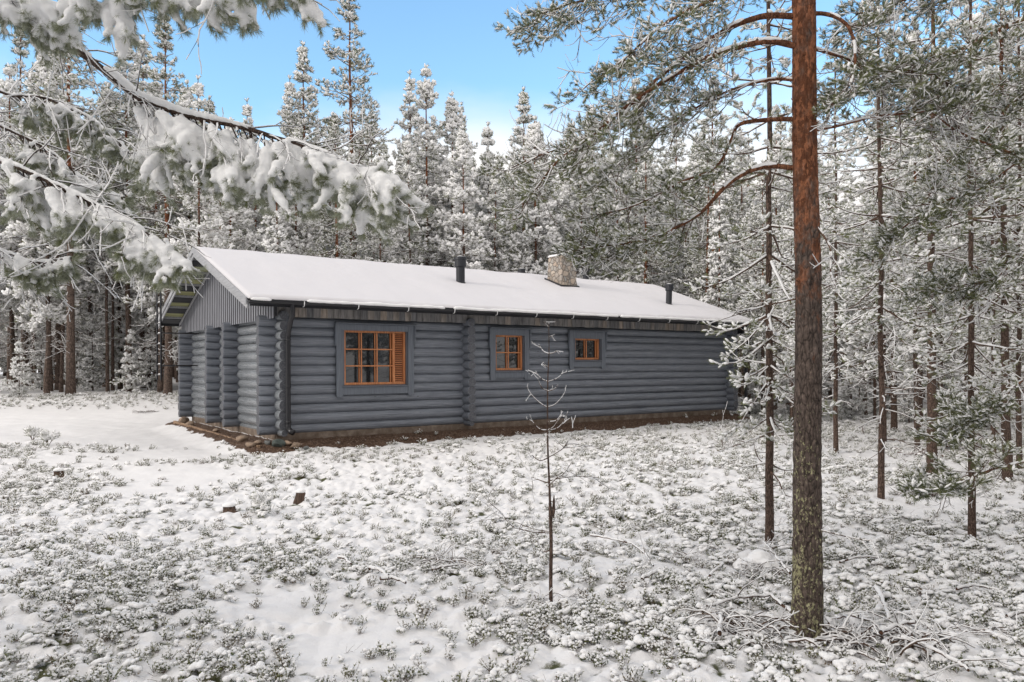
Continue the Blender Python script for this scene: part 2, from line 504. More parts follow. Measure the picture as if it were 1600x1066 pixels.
ROCKS = [mat('stone_tan', rough=.9, fn=rock((.30, .22, .16))), mat('stone_grey', rough=.9, fn=rock((.16, .165, .16))), mat('stone_green_grey', rough=.9, fn=rock((.09, .11, .10)))]
GLASS = mat('window_glass', (.012, .014, .016), .02, .9)
BLIND = mat('louvre_slats', rough=.5, fn=wood_fn((.36, .13, .05), (.5, .2, .09), (.6, .28, .14), 0, 1, .1))
def f_ground(t, b):
    N = NT(t); v = N.coord()
    at_ = N.n('ShaderNodeAttribute', attribute_name='soil'); veg = N.n('ShaderNodeAttribute', attribute_name='veg')
    snow = N.ramp(N.noise(v, 3, 3), [(.3, (.76, .752, .755)), (.7, (.81, .802, .80))])
    grn = N.ramp(N.noise(v, 26, 5, .7), [(.3, (.025, .030, .012)), (.5, (.075, .080, .035)), (.7, (.15, .14, .08))])
    vf = N.math('MULTIPLY', N.math('ADD', N.math('ADD', veg.outputs['Fac'], N.math('MULTIPLY', N.noise(v, 30, 4, .7), .5)), -.72), 5, True)
    c = N.mix(vf, snow, grn)
    soil = N.ramp(N.noise(v, 24, 5, .7), [(.3, (.035, .022, .016)), (.5, (.10, .062, .043)), (.62, (.20, .135, .095)), (.70, (.55, .53, .52))])
    sf = N.math('MULTIPLY', N.math('ADD', N.math('ADD', at_.outputs['Fac'], N.math('MULTIPLY', N.noise(v, 14, 4, .7), .6)), -.75), 5, True)
    c = N.mix(sf, c, soil)
    N.l(c, b.inputs['Base Color'])
    N.bump(N.noise(v, 55, 4, .65), b, .5, .012)
GROUND = mat('snowy_ground', rough=.8, spec=.2, fn=f_ground)
def f_leaf(t, b):
    N = NT(t)
    c = N.ramp(N.orand(), [(0, (.045, .065, .014)), (.4, (.10, .125, .030)), (.8, (.17, .18, .055)), (1, (.14, .09, .045))])
    N.l(c, b.inputs['Base Color'])
LEAF = mat('lingonberry_leaves', rough=.5, spec=.4, fn=f_leaf)
STRAW = mat('brown_pine_litter', rough=.9, fn=wood_fn((.05, .028, .018), (.11, .06, .035), (.2, .12, .07), 0, 2, .1))
REDN = mat('dead_red_brown_needles', rough=.9, fn=wood_fn((.06, .03, .022), (.12, .06, .045), (.2, .11, .08), 0, 2, .1))
# ------------------------------------------------------------------ ground
def make_ground():
    rng = np.random.default_rng(4)
    fine = np.radians(np.linspace(-41, 41, 760))
    coarse = np.radians(np.linspace(41, 319, 90))[1:-1]
    ang = np.concatenate([fine, coarse])
    rr = np.concatenate([np.geomspace(0.7, 2.4, 10)[:-1], np.geomspace(2.4, 30, 560)[:-1], np.geomspace(30, 900, 46)])
    A, Rr = np.meshgrid(ang, rr)
    x = Rr * np.sin(A); y = Rr * np.cos(A)
    z = base_z(x, y)
    sm = smooth_snow(x, y); so_ = soil_mask(x, y)
    near = sstep(40, 14, Rr) * (np.abs(A) < 0.75)
    dens = (1 - sm) * (1 - so_)
    w = worley(x / .13, y / .13, 1); w2 = worley(x / .31 + 5, y / .31, 2)
    low = fbm(x * 1.3, y * 1.3, 3, 21)
    z = z + near * dens * (0.055 * (1 - w) + 0.045 * (1 - w2) - .055 + 0.03 * (fbm(x * 9, y * 9, 2, 8) - .5))
    z = z + near * sm * 0.03 * (fbm(x * 2.2, y * 2.2, 3, 31) - .5) * 2
    z = z + near * so_ * 0.05 * (fbm(x * 12, y * 12, 3, 41) - .5)
    # wheel tracks in the drive
    tr = np.exp(-((y + .10 * x - 20.3) / .16) ** 2) + np.exp(-((y + .10 * x - 21.8) / .16) ** 2)
    z = z - 0.045 * tr * (x < -8) * near
    veg = dens * np.clip(0.26 + 0.85 * (w - .40) + 0.6 * (low - .5), 0, 1) * (0.35 + .65 * near) + 0.10 * (Rr > 26) * (1 - sm) * 0
    acc = Acc(); n = len(ang); m = len(rr)
    V = np.stack([x, y, z], -1).reshape(-1, 3)
    i = np.arange(m - 1)[:, None] * n; j = np.arange(n)[None, :]; k = (j + 1) % n
    f = np.stack([i + j, i + n + j, i + n + k, i + k], -1).reshape(-1, 4)
    acc.add(V, f)
    c = np.array([[0, 0, float(base_z(0, 0))]])
    acc.add(c, np.zeros((0, 3), int))
    cf = np.stack([np.full(n, len(V)), (np.arange(n) + 0), (np.arange(n) + 1) % n], -1)
    acc.F.append((cf, 0))
    o = acc.build('ground', GROUND, smooth=True)
    for nm, a in (('soil', so_), ('veg', veg)):
        at_ = o.data.attributes.new(nm, 'FLOAT', 'POINT')
        at_.data.foreach_set('value', np.concatenate([a.reshape(-1), [0]]).astype(np.float32))
    tag(o, kind='structure')
make_ground()

# ------------------------------------------------------------------ log cabin
cabin = empty('log_cabin', (CB[0], CB[1], 0), TH, 'long grey painted log cabin with a snow covered roof and orange framed windows', 'cabin')
CZ = [0.0] + [0.104 + 0.2035 * i for i in range(12)]
crng = np.random.default_rng(12)
LR = 0.110 + crng.uniform(-.010, .013, 20)
def log_tube(acc, a, b, r, mat_, n=14, ends=(1, 1), endmat=1, rng=crng, tp_=0):
    a = np.array(a, float); b = np.array(b, float)
    L = np.linalg.norm(b - a); k = max(3, int(L / .35))
    t = np.linspace(0, 1, k)[:, None]
    p = a + (b - a) * t
    wob = np.cumsum(rng.normal(0, .0018, (k, 3)), 0); wob -= np.linspace(0, 1, k)[:, None] * wob[-1]
    ax = (b - a) / L
    wob -= (wob @ ax)[:, None] * ax
    rad = r * np.linspace(1 + tp_, 1 - tp_, k) * (1 + .02 * np.sin(np.linspace(0, rng.uniform(3, 7), k) + rng.uniform(0, 6)) + rng.normal(0, .006, k))
    # chamfered ends
    P = [p[0] + ax * .0]; Rd = [rad[0] * .93]
    P.append(p[0] + ax * .018); Rd.append(rad[0])
    for q in range(1, k - 1): P.append(p[q] + wob[q]); Rd.append(rad[q])
    P.append(p[-1] - ax * .018); Rd.append(rad[-1]); P.append(p[-1]); Rd.append(rad[-1] * .93)
    base = len(acc.F)
    acc.tube(P, Rd, n, mat_)
    start = acc.n - len(P) * n
    for e, off, cen, sgn in ((ends[0], 0, P[0], 1), (ends[1], (len(P) - 1) * n, P[-1], -1)):
        if e:
            ring = np.concatenate(acc.V)[start + off:start + off + n] if False else acc.V[-1][off:off + n]
            # two smaller rings of growth, then a cap
            v = np.concatenate([ring, cen + (ring - cen) * .6 - sgn * 0 * ax + sgn * ax * .004, [cen + sgn * ax * .006]])
            f1 = [[q, (q + 1) % n, n + (q + 1) % n, n + q] for q in range(n)]
            f2 = [[n + q, n + (q + 1) % n, 2 * n] for q in range(n)]
            acc2.append((v, f1, f2, endmat))
acc2 = []
def flush(acc):
    for v, f1, f2, m in acc2:
        acc.add(v, f1, m); acc.F.append((np.array(f2) + acc.n - len(v), m))
    acc2.clear()
OPEN = [(1.46, 3.04, .97, 2.22), (5.43, 6.35, 1.27, 2.20), (7.99, 8.95, 1.54, 2.17)]
def wall_front(v, openings, name='front_wall', endext=.33):
    acc = Acc()
    for i in range(12):
        z = 0.104 + 0.2035 * i; r = LR[i]
        segs = [(-endext, LN + endext)]
        for (u0, u1, z0, z1) in openings:
            if z + r * .8 > z0 and z - r * .8 < z1:
                new = []
                for a, b in segs:
                    if a < u0 and b > u1: new += [(a, u0), (u1, b)]
                    else: new.append((a, b))
                segs = new
        for a, b in segs:
            log_tube(acc, (a, v, z), (b, v, z), r, 0, tp_=(.05 if i % 2 else -.05) * min(1, (b - a) / 8))
    flush(acc)
    return acc.build(name, [LOG, LOGEND], cabin, smooth=[0])
wall_front(.10, OPEN)
wall_front(WD - .10, [], 'back_wall')
def wall_cross(u, name, v0=-.26, v1=WD + .26, mat_=None, only=None, stub=None):
    acc = Acc()
    for i in range(13):
        z = max(0.045, 0.2035 * i + .003); r = .112 + crng.uniform(-.014, .012) if i else .07
        log_tube(acc, (u, v0 + crng.uniform(-.015, .015), z), (u, v1, z), r, 0, ends=(1, 1))
    flush(acc)
    return acc.build(name, [mat_ or LOG, LOGEND], cabin, smooth=[0])
wall_cross(.10, 'gable_wall', mat_=LOGG)
wall_cross(LN - .10, 'gable_wall')
# inner cross wall showing only as a column of log ends
wall_cross(4.615, 'cross_wall_log_ends', v1=.25)
for vv in (2.79, 4.37):
    acc = Acc()
    for i in range(12):
        z = 0.104 + 0.2035 * i + crng.uniform(-.006, .006)
        log_tube(acc, (-.32 + crng.uniform(-.01, .01), vv, z), (.25, vv, z), LR[i + 3], 0)
    flush(acc)
    acc.build('cross_wall_log_ends', [LOG, LOGEND], cabin, smooth=[0])
# core added inside the walls so that no daylight passes between logs
a = Acc()
for lo, hi in (((.08, .09, .02), (1.46, .13, 2.5)), ((3.04, .09, .02), (5.43, .13, 2.5)), ((6.35, .09, .02), (7.99, .13, 2.5)), ((8.95, .09, .02), (LN - .08, .13, 2.5)),
               ((1.461, .09, .02), (3.039, .13, .97)), ((5.431, .09, .02), (6.349, .13, 1.27)), ((7.991, .09, .02), (8.949, .13, 1.54)),
               ((1.461, .09, 2.22), (3.039, .13, 2.5)), ((5.431, .09, 2.2), (6.349, .13, 2.5)), ((7.991, .09, 2.17), (8.949, .13, 2.5)),
               ((.085, .14, .02), (.12, WD - .14, 2.5)), ((LN - .12, .14, .02), (LN - .085, WD - .14, 2.5)), ((.08, WD - .13, .02), (LN - .08, WD - .09, 2.5))):
    a.box(lo, hi)
a.build('wall_light_block', DARK, cabin)
# foundation
a = Acc()
a.box((.03, .03, -.45), (LN - .03, WD - .03, .02))
a.build('foundation', CONC, cabin, bevel=.01)

# windows
def window(u0, u1, z0, z1, cols, rows, casing, louvre=0):
    cu0, cu1, cz0, cz1 = casing
    w = Acc(); vf = .035; fr = .05
    u1s = u1 - louvre
    w.box((u0, vf, z0), (u0 + fr, vf + .07, z1)); w.box((u1 - fr, vf, z0), (u1, vf + .07, z1))
    w.box((u0 + fr, vf + .002, z0), (u1 - fr, vf + .068, z0 + fr)); w.box((u0 + fr, vf + .002, z1 - fr), (u1 - fr, vf + .068, z1))
    if louvre:
        w.box((u1s - .03, vf - .004, z0 + fr), (u1s + .03, vf + .066, z1 - fr))
    o = w.build('window', ORANGE, cabin, bevel=.004)
    ge = u1s - (.03 if louvre else fr)
    gw = ge - u0 - fr
    def bar(*bs):
        m = Acc()
        for lo, hi in bs: m.box(lo, hi)
        m.build('glazing_bar', ORANGE, o, bevel=.002)
    for i in range(1, cols):
        x = u0 + fr + gw * i / cols
        bar(((x - .013, vf + .012, z0 + fr), (x + .013, vf + .035, z1 - fr)))
        bar(((x - .048, vf + .048, z0 + fr), (x - .026, vf + .075, z1 - fr)))
    x = ge
    bar(((x - .042, vf + .046, z0 + fr), (x - .018, vf + .075, z1 - fr)))
    for j in range(1, rows):
        z = z0 + fr + (z1 - z0 - 2 * fr) * j / rows
        bar(((u0 + fr, vf + .010, z - .013), (ge, vf + .033, z + .013)))
    g = Acc(); g.box((u0 + .02, vf + .078, z0 + .02), (ge + .02, vf + .086, z1 - .02))
    g.build('pane', GLASS, o)
    if louvre:
        l = Acc(); n = int((z1 - z0 - 2 * fr) / .042)
        for i in range(n):
            z = z0 + fr + .021 + i * .042
            a_, b_ = u1s + .032, u1 - fr - .002
            v = [(a_, vf + .02, z - .014), (b_, vf + .02, z - .014), (b_, vf + .028, z - .016), (a_, vf + .028, z - .016),
                 (a_, vf + .045, z + .012), (b_, vf + .045, z + .012), (b_, vf + .053, z + .010), (a_, vf + .053, z + .010)]
            v = [v[0], v[1], v[5], v[4], v[3], v[2], v[6], v[7]]
            l.add([v[0], v[1], v[2], v[3], v[4], v[5], v[6], v[7]], [[0, 1, 2, 3], [5, 4, 7, 6], [4, 5, 1, 0], [3, 2, 6, 7]])
        l.box((u1s + .031, vf + .06, z0 + .02), (u1 - .02, vf + .075, z1 - .02), 1)
        l.build('louvre_blind', [BLIND, DARK], o)
    # casing
    c = Acc(); bw = .145; va, vb = -.062, -.018
    c.box((cu0, va, cz0), (cu0 + bw, vb, cz1)); c.box((cu1 - bw, va, cz0), (cu1, vb, cz1))
    c.box((cu0 + bw, va + .003, z1 - .012), (cu1 - bw, vb - .003, cz1 - .003))
    c.box((cu0 + bw, va + .006, cz0 + .05), (cu1 - bw, vb - .003, z0 - .045))
    # sloping sill board
    s0, s1 = cu0 + bw - .02, cu1 - bw + .02
    c.hexa([(s0, -.085, z0 - .045), (s1, -.085, z0 - .045), (s1, vf + .0, z0 - .02), (s0, vf + .0, z0 - .02),
            (s0, -.085, z0 - .025), (s1, -.085, z0 - .025), (s1, vf + .0, z0 - .002), (s0, vf + .0, z0 - .002)])
    # drip board and its cheeks
    c.box((cu0 - .035, -.13, cz1 - .002), (cu1 + .035, -.015, cz1 + .022))
    for (p, q) in ((cu0 - .033, cu0 - .003), (cu1 + .003, cu1 + .033)):
        h = .42
        c.hexa([(p, -.075, cz1 - h - .06), (q, -.075, cz1 - h - .06), (q, -.017, cz1 - h - .02), (p, -.017, cz1 - h - .02),
                (p, -.10, cz1 - .004), (q, -.10, cz1 - .004), (q, -.017, cz1 - .004), (p, -.017, cz1 - .004)])
    c.build('casing', TRIM, o, bevel=.004)
    # reveal lining
    r = Acc(); t = .012
    r.box((u0 - .035, -.016, z0 - .02), (u0 - .002, .16, z1 + .02)); r.box((u1 + .002, -.016, z0 - .02), (u1 + .035, .16, z1 + .02))
    r.box((u0 - .002, -.014, z1 + .002), (u1 + .002, .158, z1 + .028)); r.box((u0 - .002, .036, z0 - .028), (u1 + .002, .158, z0 - .002))
    r.build('reveal', TRIM, o)
    k = Acc(); k.box((cu0 - .03, -.128, cz1 + .023), (cu1 + .03, -.02, cz1 + .030)); k.build('flashing', BLACK, o)
    return o
window(1.50, 3.00, 1.00, 2.20, 3, 3, (1.30, 3.17, .74, 2.33), .29)
window(5.47, 6.31, 1.30, 2.18, 2, 2, (5.28, 6.47, 1.06, 2.33))
window(8.03, 8.91, 1.57, 2.14, 2, 1, (7.80, 9.07, 1.32, 2.32))

# roof
OG, OG2, OE, KR, ZE = .715, .395, .576, .353, 2.74
VR = WD / 2
def zr(v): return ZE + KR * ((v + OE) if v <= VR else (WD + OE - v))
ZRG = zr(VR)
def roof_sheet(t0, t1, u0, u1, ve=0, m=0, acc=None):
    # closed inverted-V slab between offsets t0..t1 above the deck line
    vs = [-OE - ve, VR, WD + OE + ve]
    prof = [(vs[0], ZE - KR * ve), (vs[1], ZRG), (vs[2], ZE - KR * ve)]
    v = []
    for u in (u0, u1):
        for (a_, b_) in prof: v.append((u, a_, b_ + t0))
        for (a_, b_) in prof: v.append((u, a_, b_ + t1))
    f = [[0, 1, 7, 6], [1, 2, 8, 7], [3, 4, 10, 9], [4, 5, 11, 10], [0, 3, 9, 6], [2, 5, 11, 8], [0, 1, 4, 3], [1, 2, 5, 4], [6, 7, 10, 9], [7, 8, 11, 10]]
    acc.add(v, f, m)
a = Acc(); roof_sheet(-.035, 0, -OG, LN + OG2, 0, 0, a)
roof = a.build('roof', DARK, cabin)
# snow blanket: real thickness, rolled and wavy at the eaves
def snow_blanket():
    nu, nv = 260, 60
    u = np.linspace(-OG - .02, LN + OG2 + .02, nu)
    half = np.concatenate([np.linspace(-OE - .035, -OE + .10, 8)[:-1], np.linspace(-OE + .10, VR - .08, 20)[:-1], np.linspace(VR - .08, VR, 4)])
    v = np.concatenate([half, (WD - half[::-1])[1:]])
    nv = len(v)
    Ug, Vg = np.meshgrid(u, v)
    zz = ZE + KR * np.where(Vg <= VR, Vg + OE, WD + OE - Vg)
    zz = zz - .018 * np.exp(-((Vg - VR) / .06) ** 2)
    edge = np.minimum(np.minimum(Vg + OE + .035, WD + OE + .035 - Vg) / .07, np.minimum(Ug + OG + .02, LN + OG2 + .02 - Ug) / .05)
    th = .072 * np.sqrt(np.clip(edge, 0, 1)) * (1 + .7 * (fbm(Ug * 1.1, Vg * 1.1, 3, 51) - .5)) + .006 * (fbm(Ug * 9, Vg * 9, 2, 61) - .5)
    wav = .05 * (fbm(Ug * 2.5, Vg * .1, 3, 71) - .5)
    Vg2 = Vg + np.where(np.arange(nv)[:, None] < 5, wav, 0)
    top = np.stack([Ug, Vg2, zz + np.maximum(th, .006)], -1).reshape(-1, 3)
    bot = np.stack([Ug, Vg2, zz + .003 + 0 * th], -1).reshape(-1, 3)
    i = np.arange(nv - 1)[:, None] * nu; j = np.arange(nu - 1)[None, :]
    f = np.stack([i + j, i + j + 1, i + nu + j + 1, i + nu + j], -1).reshape(-1, 4)
    a = Acc(); a.add(top, f)
    a.add(bot, f[:, ::-1])
    N0 = nu * nv
    ring = [q for q in range(nu)] + [r_ * nu + nu - 1 for r_ in range(1, nv)] + [(nv - 1) * nu + q for q in range(nu - 2, -1, -1)] + [r_ * nu for r_ in range(nv - 2, 0, -1)]
    ring = np.array(ring); nx = np.roll(ring, -1)
    a.F.append((np.stack([ring + N0, nx + N0, nx, ring], -1), 0))
    return a.build('snow_layer', SNOWR, roof, smooth=True)
snow_blanket()
# fascia, drip edge, gutters
for sgn in (0, 1):
    a = Acc()
    def vv_(v): return v if sgn == 0 else WD - v
    y0_, y1_ = sorted((vv_(-OE - .028), vv_(-OE - .002)))
    a.box((-OG + .03, y0_, ZE - .15), (LN + OG2 - .03, y1_, ZE - .005))
    a.build('fascia_board', DARK, cabin)
    g = Acc(); n = 9
    th_ = np.linspace(pi, 2 * pi, n)
    cv_, cz_ = -OE - .095, ZE - .055
    prof = [(cv_ + .062 * cos(q), cz_ + .062 * sin(q)) for q in th_] + [(cv_ + .056 * cos(q), cz_ + .056 * sin(q)) for q in th_[::-1]]
    v = []; us = (-OG - .02, LN + OG2 + .03)
    for u in us:
        for p_, q_ in prof: v.append((u, vv_(p_), q_))
    k = len(prof)
    g.add(v, [[q, (q + 1) % k, k + (q + 1) % k, k + q] for q in range(k)])
    for e in (0, 1):
        g.add([(us[e], vv_(p_), q_) for p_, q_ in prof[:n]], [list(range(n))])
    go = g.build('gutter', BLACK, cabin, smooth=False)
    if sgn == 0:
        # snow lying in the gutter, with gaps
        s = Acc(); srng = np.random.default_rng(3)
        cuts = [(-.70, -.28), (.42, 3.66), (3.85, 9.0), (9.02, LN + .3)]
        for a_, b_ in cuts:
            us_ = np.arange(a_, b_, .05); ys = cv_ - .028 + .012 * (fbm(us_ * 4, us_ * 0, 2, 4) - .5)
            zs = ZE - .022 + .03 * (fbm(us_ * 3, us_ * 0 + 4, 3, 5) - .5)
            rr_ = .036 * (.75 + .6 * fbm(us_ * 5, us_ * 0 + 9, 2, 7)); rr_[0] = rr_[-1] = .012
            s.tube(np.stack([us_, ys, zs], -1), rr_, 8, caps=True)
        s.build('gutter_snow', SNOW, go, smooth=True)
        for q in range(13):
            u = .35 + 1.17 * q
            b = Acc()
            b.tube([(u, cv_ - .06, ZE - .03), (u, cv_ - .068, ZE - .06), (u, cv_ - .05, ZE - .125), (u, cv_ + .02, ZE - .14)], [.011, .010, .008, .006], 5, 0, True)
            b.build('gutter_bracket', SNOW, go)
# soffit boards running down under the eave in front of the top logs
a = Acc(); wrng = np.random.default_rng(8)
u = -.02
while u < LN + .25:
    w_ = .146
    d = wrng.uniform(-.004, .004)
    a.box((u, -.155 + d, 2.43 + wrng.uniform(-.006, .006)), (u + w_, -.13 + d, ZE + .13))
    u += .153
a.build('eave_boards', WEATH, cabin)
a = Acc(); a.box((-.02, -.128, 2.44), (LN + .25, -.10, 2.72)); a.box((-.02, -.575, ZE - .03), (LN + .25, -.16, ZE - .01)); a.build('eave_backing', DARK, cabin)
# gable cladding board and batten, boards darkened to paint the shade in the gaps
for gu, sg in ((-.145, -1), (LN + .145, 1)):
    a = Acc(); v = -.40
    def top(v_): return zr(v_) - .042
    while v < WD + .40:
        z0 = 2.40; w_ = .16
        za, zb = top(v), top(v + w_)
        if za - z0 > .03:
            x0, x1 = sorted((gu, gu - sg * .02))
            a.hexa([(x0, v, z0), (x1, v, z0), (x1, v + w_, z0), (x0, v + w_, z0), (x0, v, za), (x1, v, za), (x1, v + w_, zb), (x0, v + w_, zb)], 1)
            x0, x1 = sorted((gu + sg * .016, gu + sg * .001)); m0, m1 = v + .035, v + .122
            z0b = z0 - .02
            a.hexa([(x0, m0, z0b), (x1, m0, z0b), (x1, m1, z0b), (x0, m1, z0b), (x0, m0, top(m0)), (x1, m0, top(m0)), (x1, m1, top(m1)), (x0, m1, top(m1))])
        v += .168
    # backing
    x0, x1 = sorted((gu - sg * .022, gu - sg * .05))
    vs = [-.4, VR, WD + .4]
    for p, q in ((vs[0], vs[1]), (vs[1], vs[2])):
        a.hexa([(x0, p, 2.42), (x1, p, 2.42), (x1, q, 2.42), (x0, q, 2.42), (x0, p, zr(p) - .04), (x1, p, zr(p) - .04), (x1, q, zr(q) - .04), (x0, q, zr(q) - .04)], 1)
    a.build('gable_cladding', [CLAD, DARK], cabin)
# overhang: underlay sheet, lookouts, barge boards
for (ua, ub) in ((-OG + .05, -.175), (LN + .175, LN + OG2 - .04)):
    a = Acc()
    for side in (0, 1):
        def V_(v): return v if side == 0 else WD - v
        def slab(v0, v1, t0, t1, u0, u1, m):
            p, q = V_(v0), V_(v1)
            za, zb = zr(v0), zr(v1)
            a.hexa([(u0, p, za + t0), (u1, p, za + t0), (u1, q, zb + t0), (u0, q, zb + t0), (u0, p, za + t1), (u1, p, za + t1), (u1, q, zb + t1), (u0, q, zb + t1)], m)
        slab(-OE + .03, VR - .01, -.052, -.037, ua, ub, 0)
        for k in range(6):
            v0 = -OE + .10 + k * .70
            if v0 + .3 > VR: break
            slab(v0, v0 + .30, -.115, -.053, ua, ub, 1)
            slab(v0 + .301, v0 + .335, -.10, -.053, ua, ub, 2)
        # trim strip along the cladding
        e0, e1 = (ub - .02, ub + .001) if ua < 0 else (ua - .001, ua + .02)
        slab(-OE + .12, VR - .02, -.19, -.117, e0, e1, 2)
    a.build('gable_soffit', [PLY, DARK, BARGE], cabin)
    for side in (0, 1):
        b = Acc()
        sg = -1 if ua < 0 else 1
        eu = -OG if ua < 0 else LN + OG2
        def V_(v): return v if side == 0 else WD - v
        for (o0, o1, t0, t1) in ((.0, .028, -.20, -.04), (.030, .055, -.11, .02)):
            x0, x1 = sorted((eu + sg * o0, eu + sg * o1))
            p, q = V_(-OE - .03), V_(VR + (.0 if side == 0 else .0))
            za, zb = ZE - KR * .03, ZRG
            b.hexa([(x0, p, za + t0), (x1, p, za + t0), (x1, q, zb + t0), (x0, q, zb + t0), (x0, p, za + t1), (x1, p, za + t1), (x1, q, zb + t1), (x0, q, zb + t1)])
        b.build('barge_board', BARGE, cabin)
# downpipes
def downpipe(u0, uw, bottom, sw=0):
    a = Acc(); v0, v1 = -OE - .095, -.34
    a.tube([(u0, v0, ZE - .10), (u0, v0, 2.42), (u0 - .02, v0 + .03, 2.36), (uw, v1 - .03, 2.10), (uw, v1, 2.02)], [.05, .05, .05, .05, .05], 8)
    a.tube([(uw, v1, 2.08), (uw, v1, .9), (uw, v1, bottom + .10), (uw, v1, bottom + .06)], [.052, .052, .052, .056], 8)
    a.tube([(uw, v1, bottom + .12), (uw, v1 - .0, bottom + .05), (uw + .03, v1 - .07, bottom - .01), (uw + .05, v1 - .13, bottom - .03)], [.058, .058, .060, .062], 8, caps=True)
    for z in (1.95, 1.0, bottom + .18):
        a.tube([(uw, v1, z - .02), (uw, v1, z + .02)], [.060, .060], 8, caps=True)
        a.box((uw - .012, v1 + .04, z - .012), (uw + .012, .0, z + .012))
    return a.build('downpipe', BLACK, cabin, smooth=True)
downpipe(.13, .15, .10)
downpipe(LN + .22, LN + .30, -.05)
# roof vents
def vent(u, v, r, h, cap, lean=(0, 0), name='vent_pipe'):
    z = zr(v) + .01
    a = Acc()
    P = lambda t: (u + lean[0] * t, v + lean[1] * t, z + t)
    a.tube([P(-.05), P(.03), P(.05), P(h - cap)], [r * 1.25, r * 1.2, r, r], 18, caps=False)
    a.tube([P(h - cap - .015), P(h - cap), P(h - cap * .35), P(h - cap * .32), P(h - .015), P(h)], [r * 1.02, r * 1.32, r * 1.32, r * 1.42, r * 1.36, r * .9], 18, caps=True)
    o = a.build(name, VENTM, cabin, smooth=False)
    s = Acc(); s.tube([P(h - .004), P(h + .012), P(h + .022)], [r * .8, r * .75, r * .4], 12, caps=True); s.build('snow_cap', SNOW, o, smooth=True)
    return o
vent(5.6, 1.85, .118, .73, .27)
vent(12.6, .91, .092, .66, .20, (.05, 0))
vent(12.15, 4.3, .10, .72, .20)
vent(9.42, 4.3, .09, .50, .20)
# chimney
a = Acc()
z0, z1 = 3.55, 4.74
b0 = (9.38, 2.22, 10.02, 2.98); b1 = (9.44, 2.28, 9.95, 2.92)
n = 8
crn = np.random.default_rng(5)
rows = []
for i in range(n + 1):
    t = i / n
    x0_, y0_, x1_, y1_ = [b0[q] + (b1[q] - b0[q]) * t for q in range(4)]
    ring = []
    for (p, q) in (((x0_, y0_), (x1_, y0_)), ((x1_, y0_), (x1_, y1_)), ((x1_, y1_), (x0_, y1_)), ((x0_, y1_), (x0_, y0_))):
        for k in range(6):
            ring.append((p[0] + (q[0] - p[0]) * k / 6 + crn.uniform(-.012, .012), p[1] + (q[1] - p[1]) * k / 6 + crn.uniform(-.012, .012), z0 + (z1 - z0) * t))
    rows.append(ring)
V = np.array(rows).reshape(-1, 3); m = 24
f = [[i * m + j, i * m + (j + 1) % m, (i + 1) * m + (j + 1) % m, (i + 1) * m + j] for i in range(n) for j in range(m)]
a.add(V, f); a.F.append((np.array([[n * m + j for j in range(m)]]), 0))
ch = a.build('chimney', STONE, cabin)
s = Acc(); s.hexa([(9.40, 2.24, z1 + .003), (9.99, 2.24, z1 + .003), (9.99, 2.96, z1 + .003), (9.40, 2.96, z1 + .003), (9.44, 2.28, z1 + .07), (9.95, 2.28, z1 + .07), (9.95, 2.92, z1 + .07), (9.44, 2.92, z1 + .07)])
s.build('snow_cap', SNOW, ch, bevel=.02)
s = Acc(); 
for (x0_, y0_, x1_, y1_) in ((9.345, 2.18, 10.055, 2.215), (9.345, 2.216, 9.378, 3.01), (10.022, 2.216, 10.055, 3.01)):
    s.hexa([(x0_, y0_, zr(y0_) + .0), (x1_, y0_, zr(y0_) + .0), (x1_, y1_, zr(y1_) + .0), (x0_, y1_, zr(y1_) + .0), (x0_, y0_, zr(y0_) + .12), (x1_, y0_, zr(y0_) + .12), (x1_, y1_, zr(y1_) + .12), (x0_, y1_, zr(y1_) + .12)])
s.build('flashing', BLACK, ch)
# roof ladder standing off the gable
lad = Acc(); lu = -.92
lo = None
lo = bpy.data.objects.new('roof_ladder', None); COL.objects.link(lo); lo.parent = cabin
for z in np.arange(1.2, 3.5, .28):
    lr = Acc(); lr.tube([(lu, 6.62, z), (lu, 7.12, z)], .014, 6); lr.build('rung', BLACK, lo)
for v in (6.62, 7.12):
    r_ = Acc(); r_.tube([(lu, v, 1.06), (lu, v, 2.0), (lu, v, 3.5), (lu + .03, v, 3.62), (lu + .12, v, 3.68)], .024, 8, caps=True); r_.build('rail', BLACK, lo)
for z in (1.45, 2.33):
    for v in (6.62,):
        r_ = Acc(); r_.tube([(lu, v, z), (.02, v - .12, z)], .02, 6, caps=True); r_.build('bracket', BLACK, lo)
srn = np.random.default_rng(6)
for z in np.arange(1.2, 3.5, .28):
    if srn.random() < .8:
        s = Acc(); s.tube([(lu, 6.7 + srn.uniform(-.03, .03), z + .018), (lu, 6.86, z + .026), (lu, 7.03, z + .018)], [.006, .016, .006], 6); s.build('rung_snow', SNOW, lo, smooth=True)
# plank laid along the gable footing
a = Acc()
a.hexa([(-.50, -.42, -.36), (-.44, -.42, -.36), (-.44, 7.2, -.30), (-.50, 7.2, -.30), (-.50, -.42, -.15), (-.44, -.42, -.15), (-.44, 7.2, -.08), (-.50, 7.2, -.08)])
pk = a.build('edging_plank', mat('bare_tan_plank', rough=.8, fn=wood_fn((.17, .10, .06), (.28, .18, .11), (.40, .28, .19), 1, 1, .2)), None, bevel=.005)
pk.location = (CB[0], CB[1], 0); pk.rotation_euler = (0, 0, TH)
tag(pk, 'bare tan plank laid on edge in the soil along the cabin gable', 'plank')
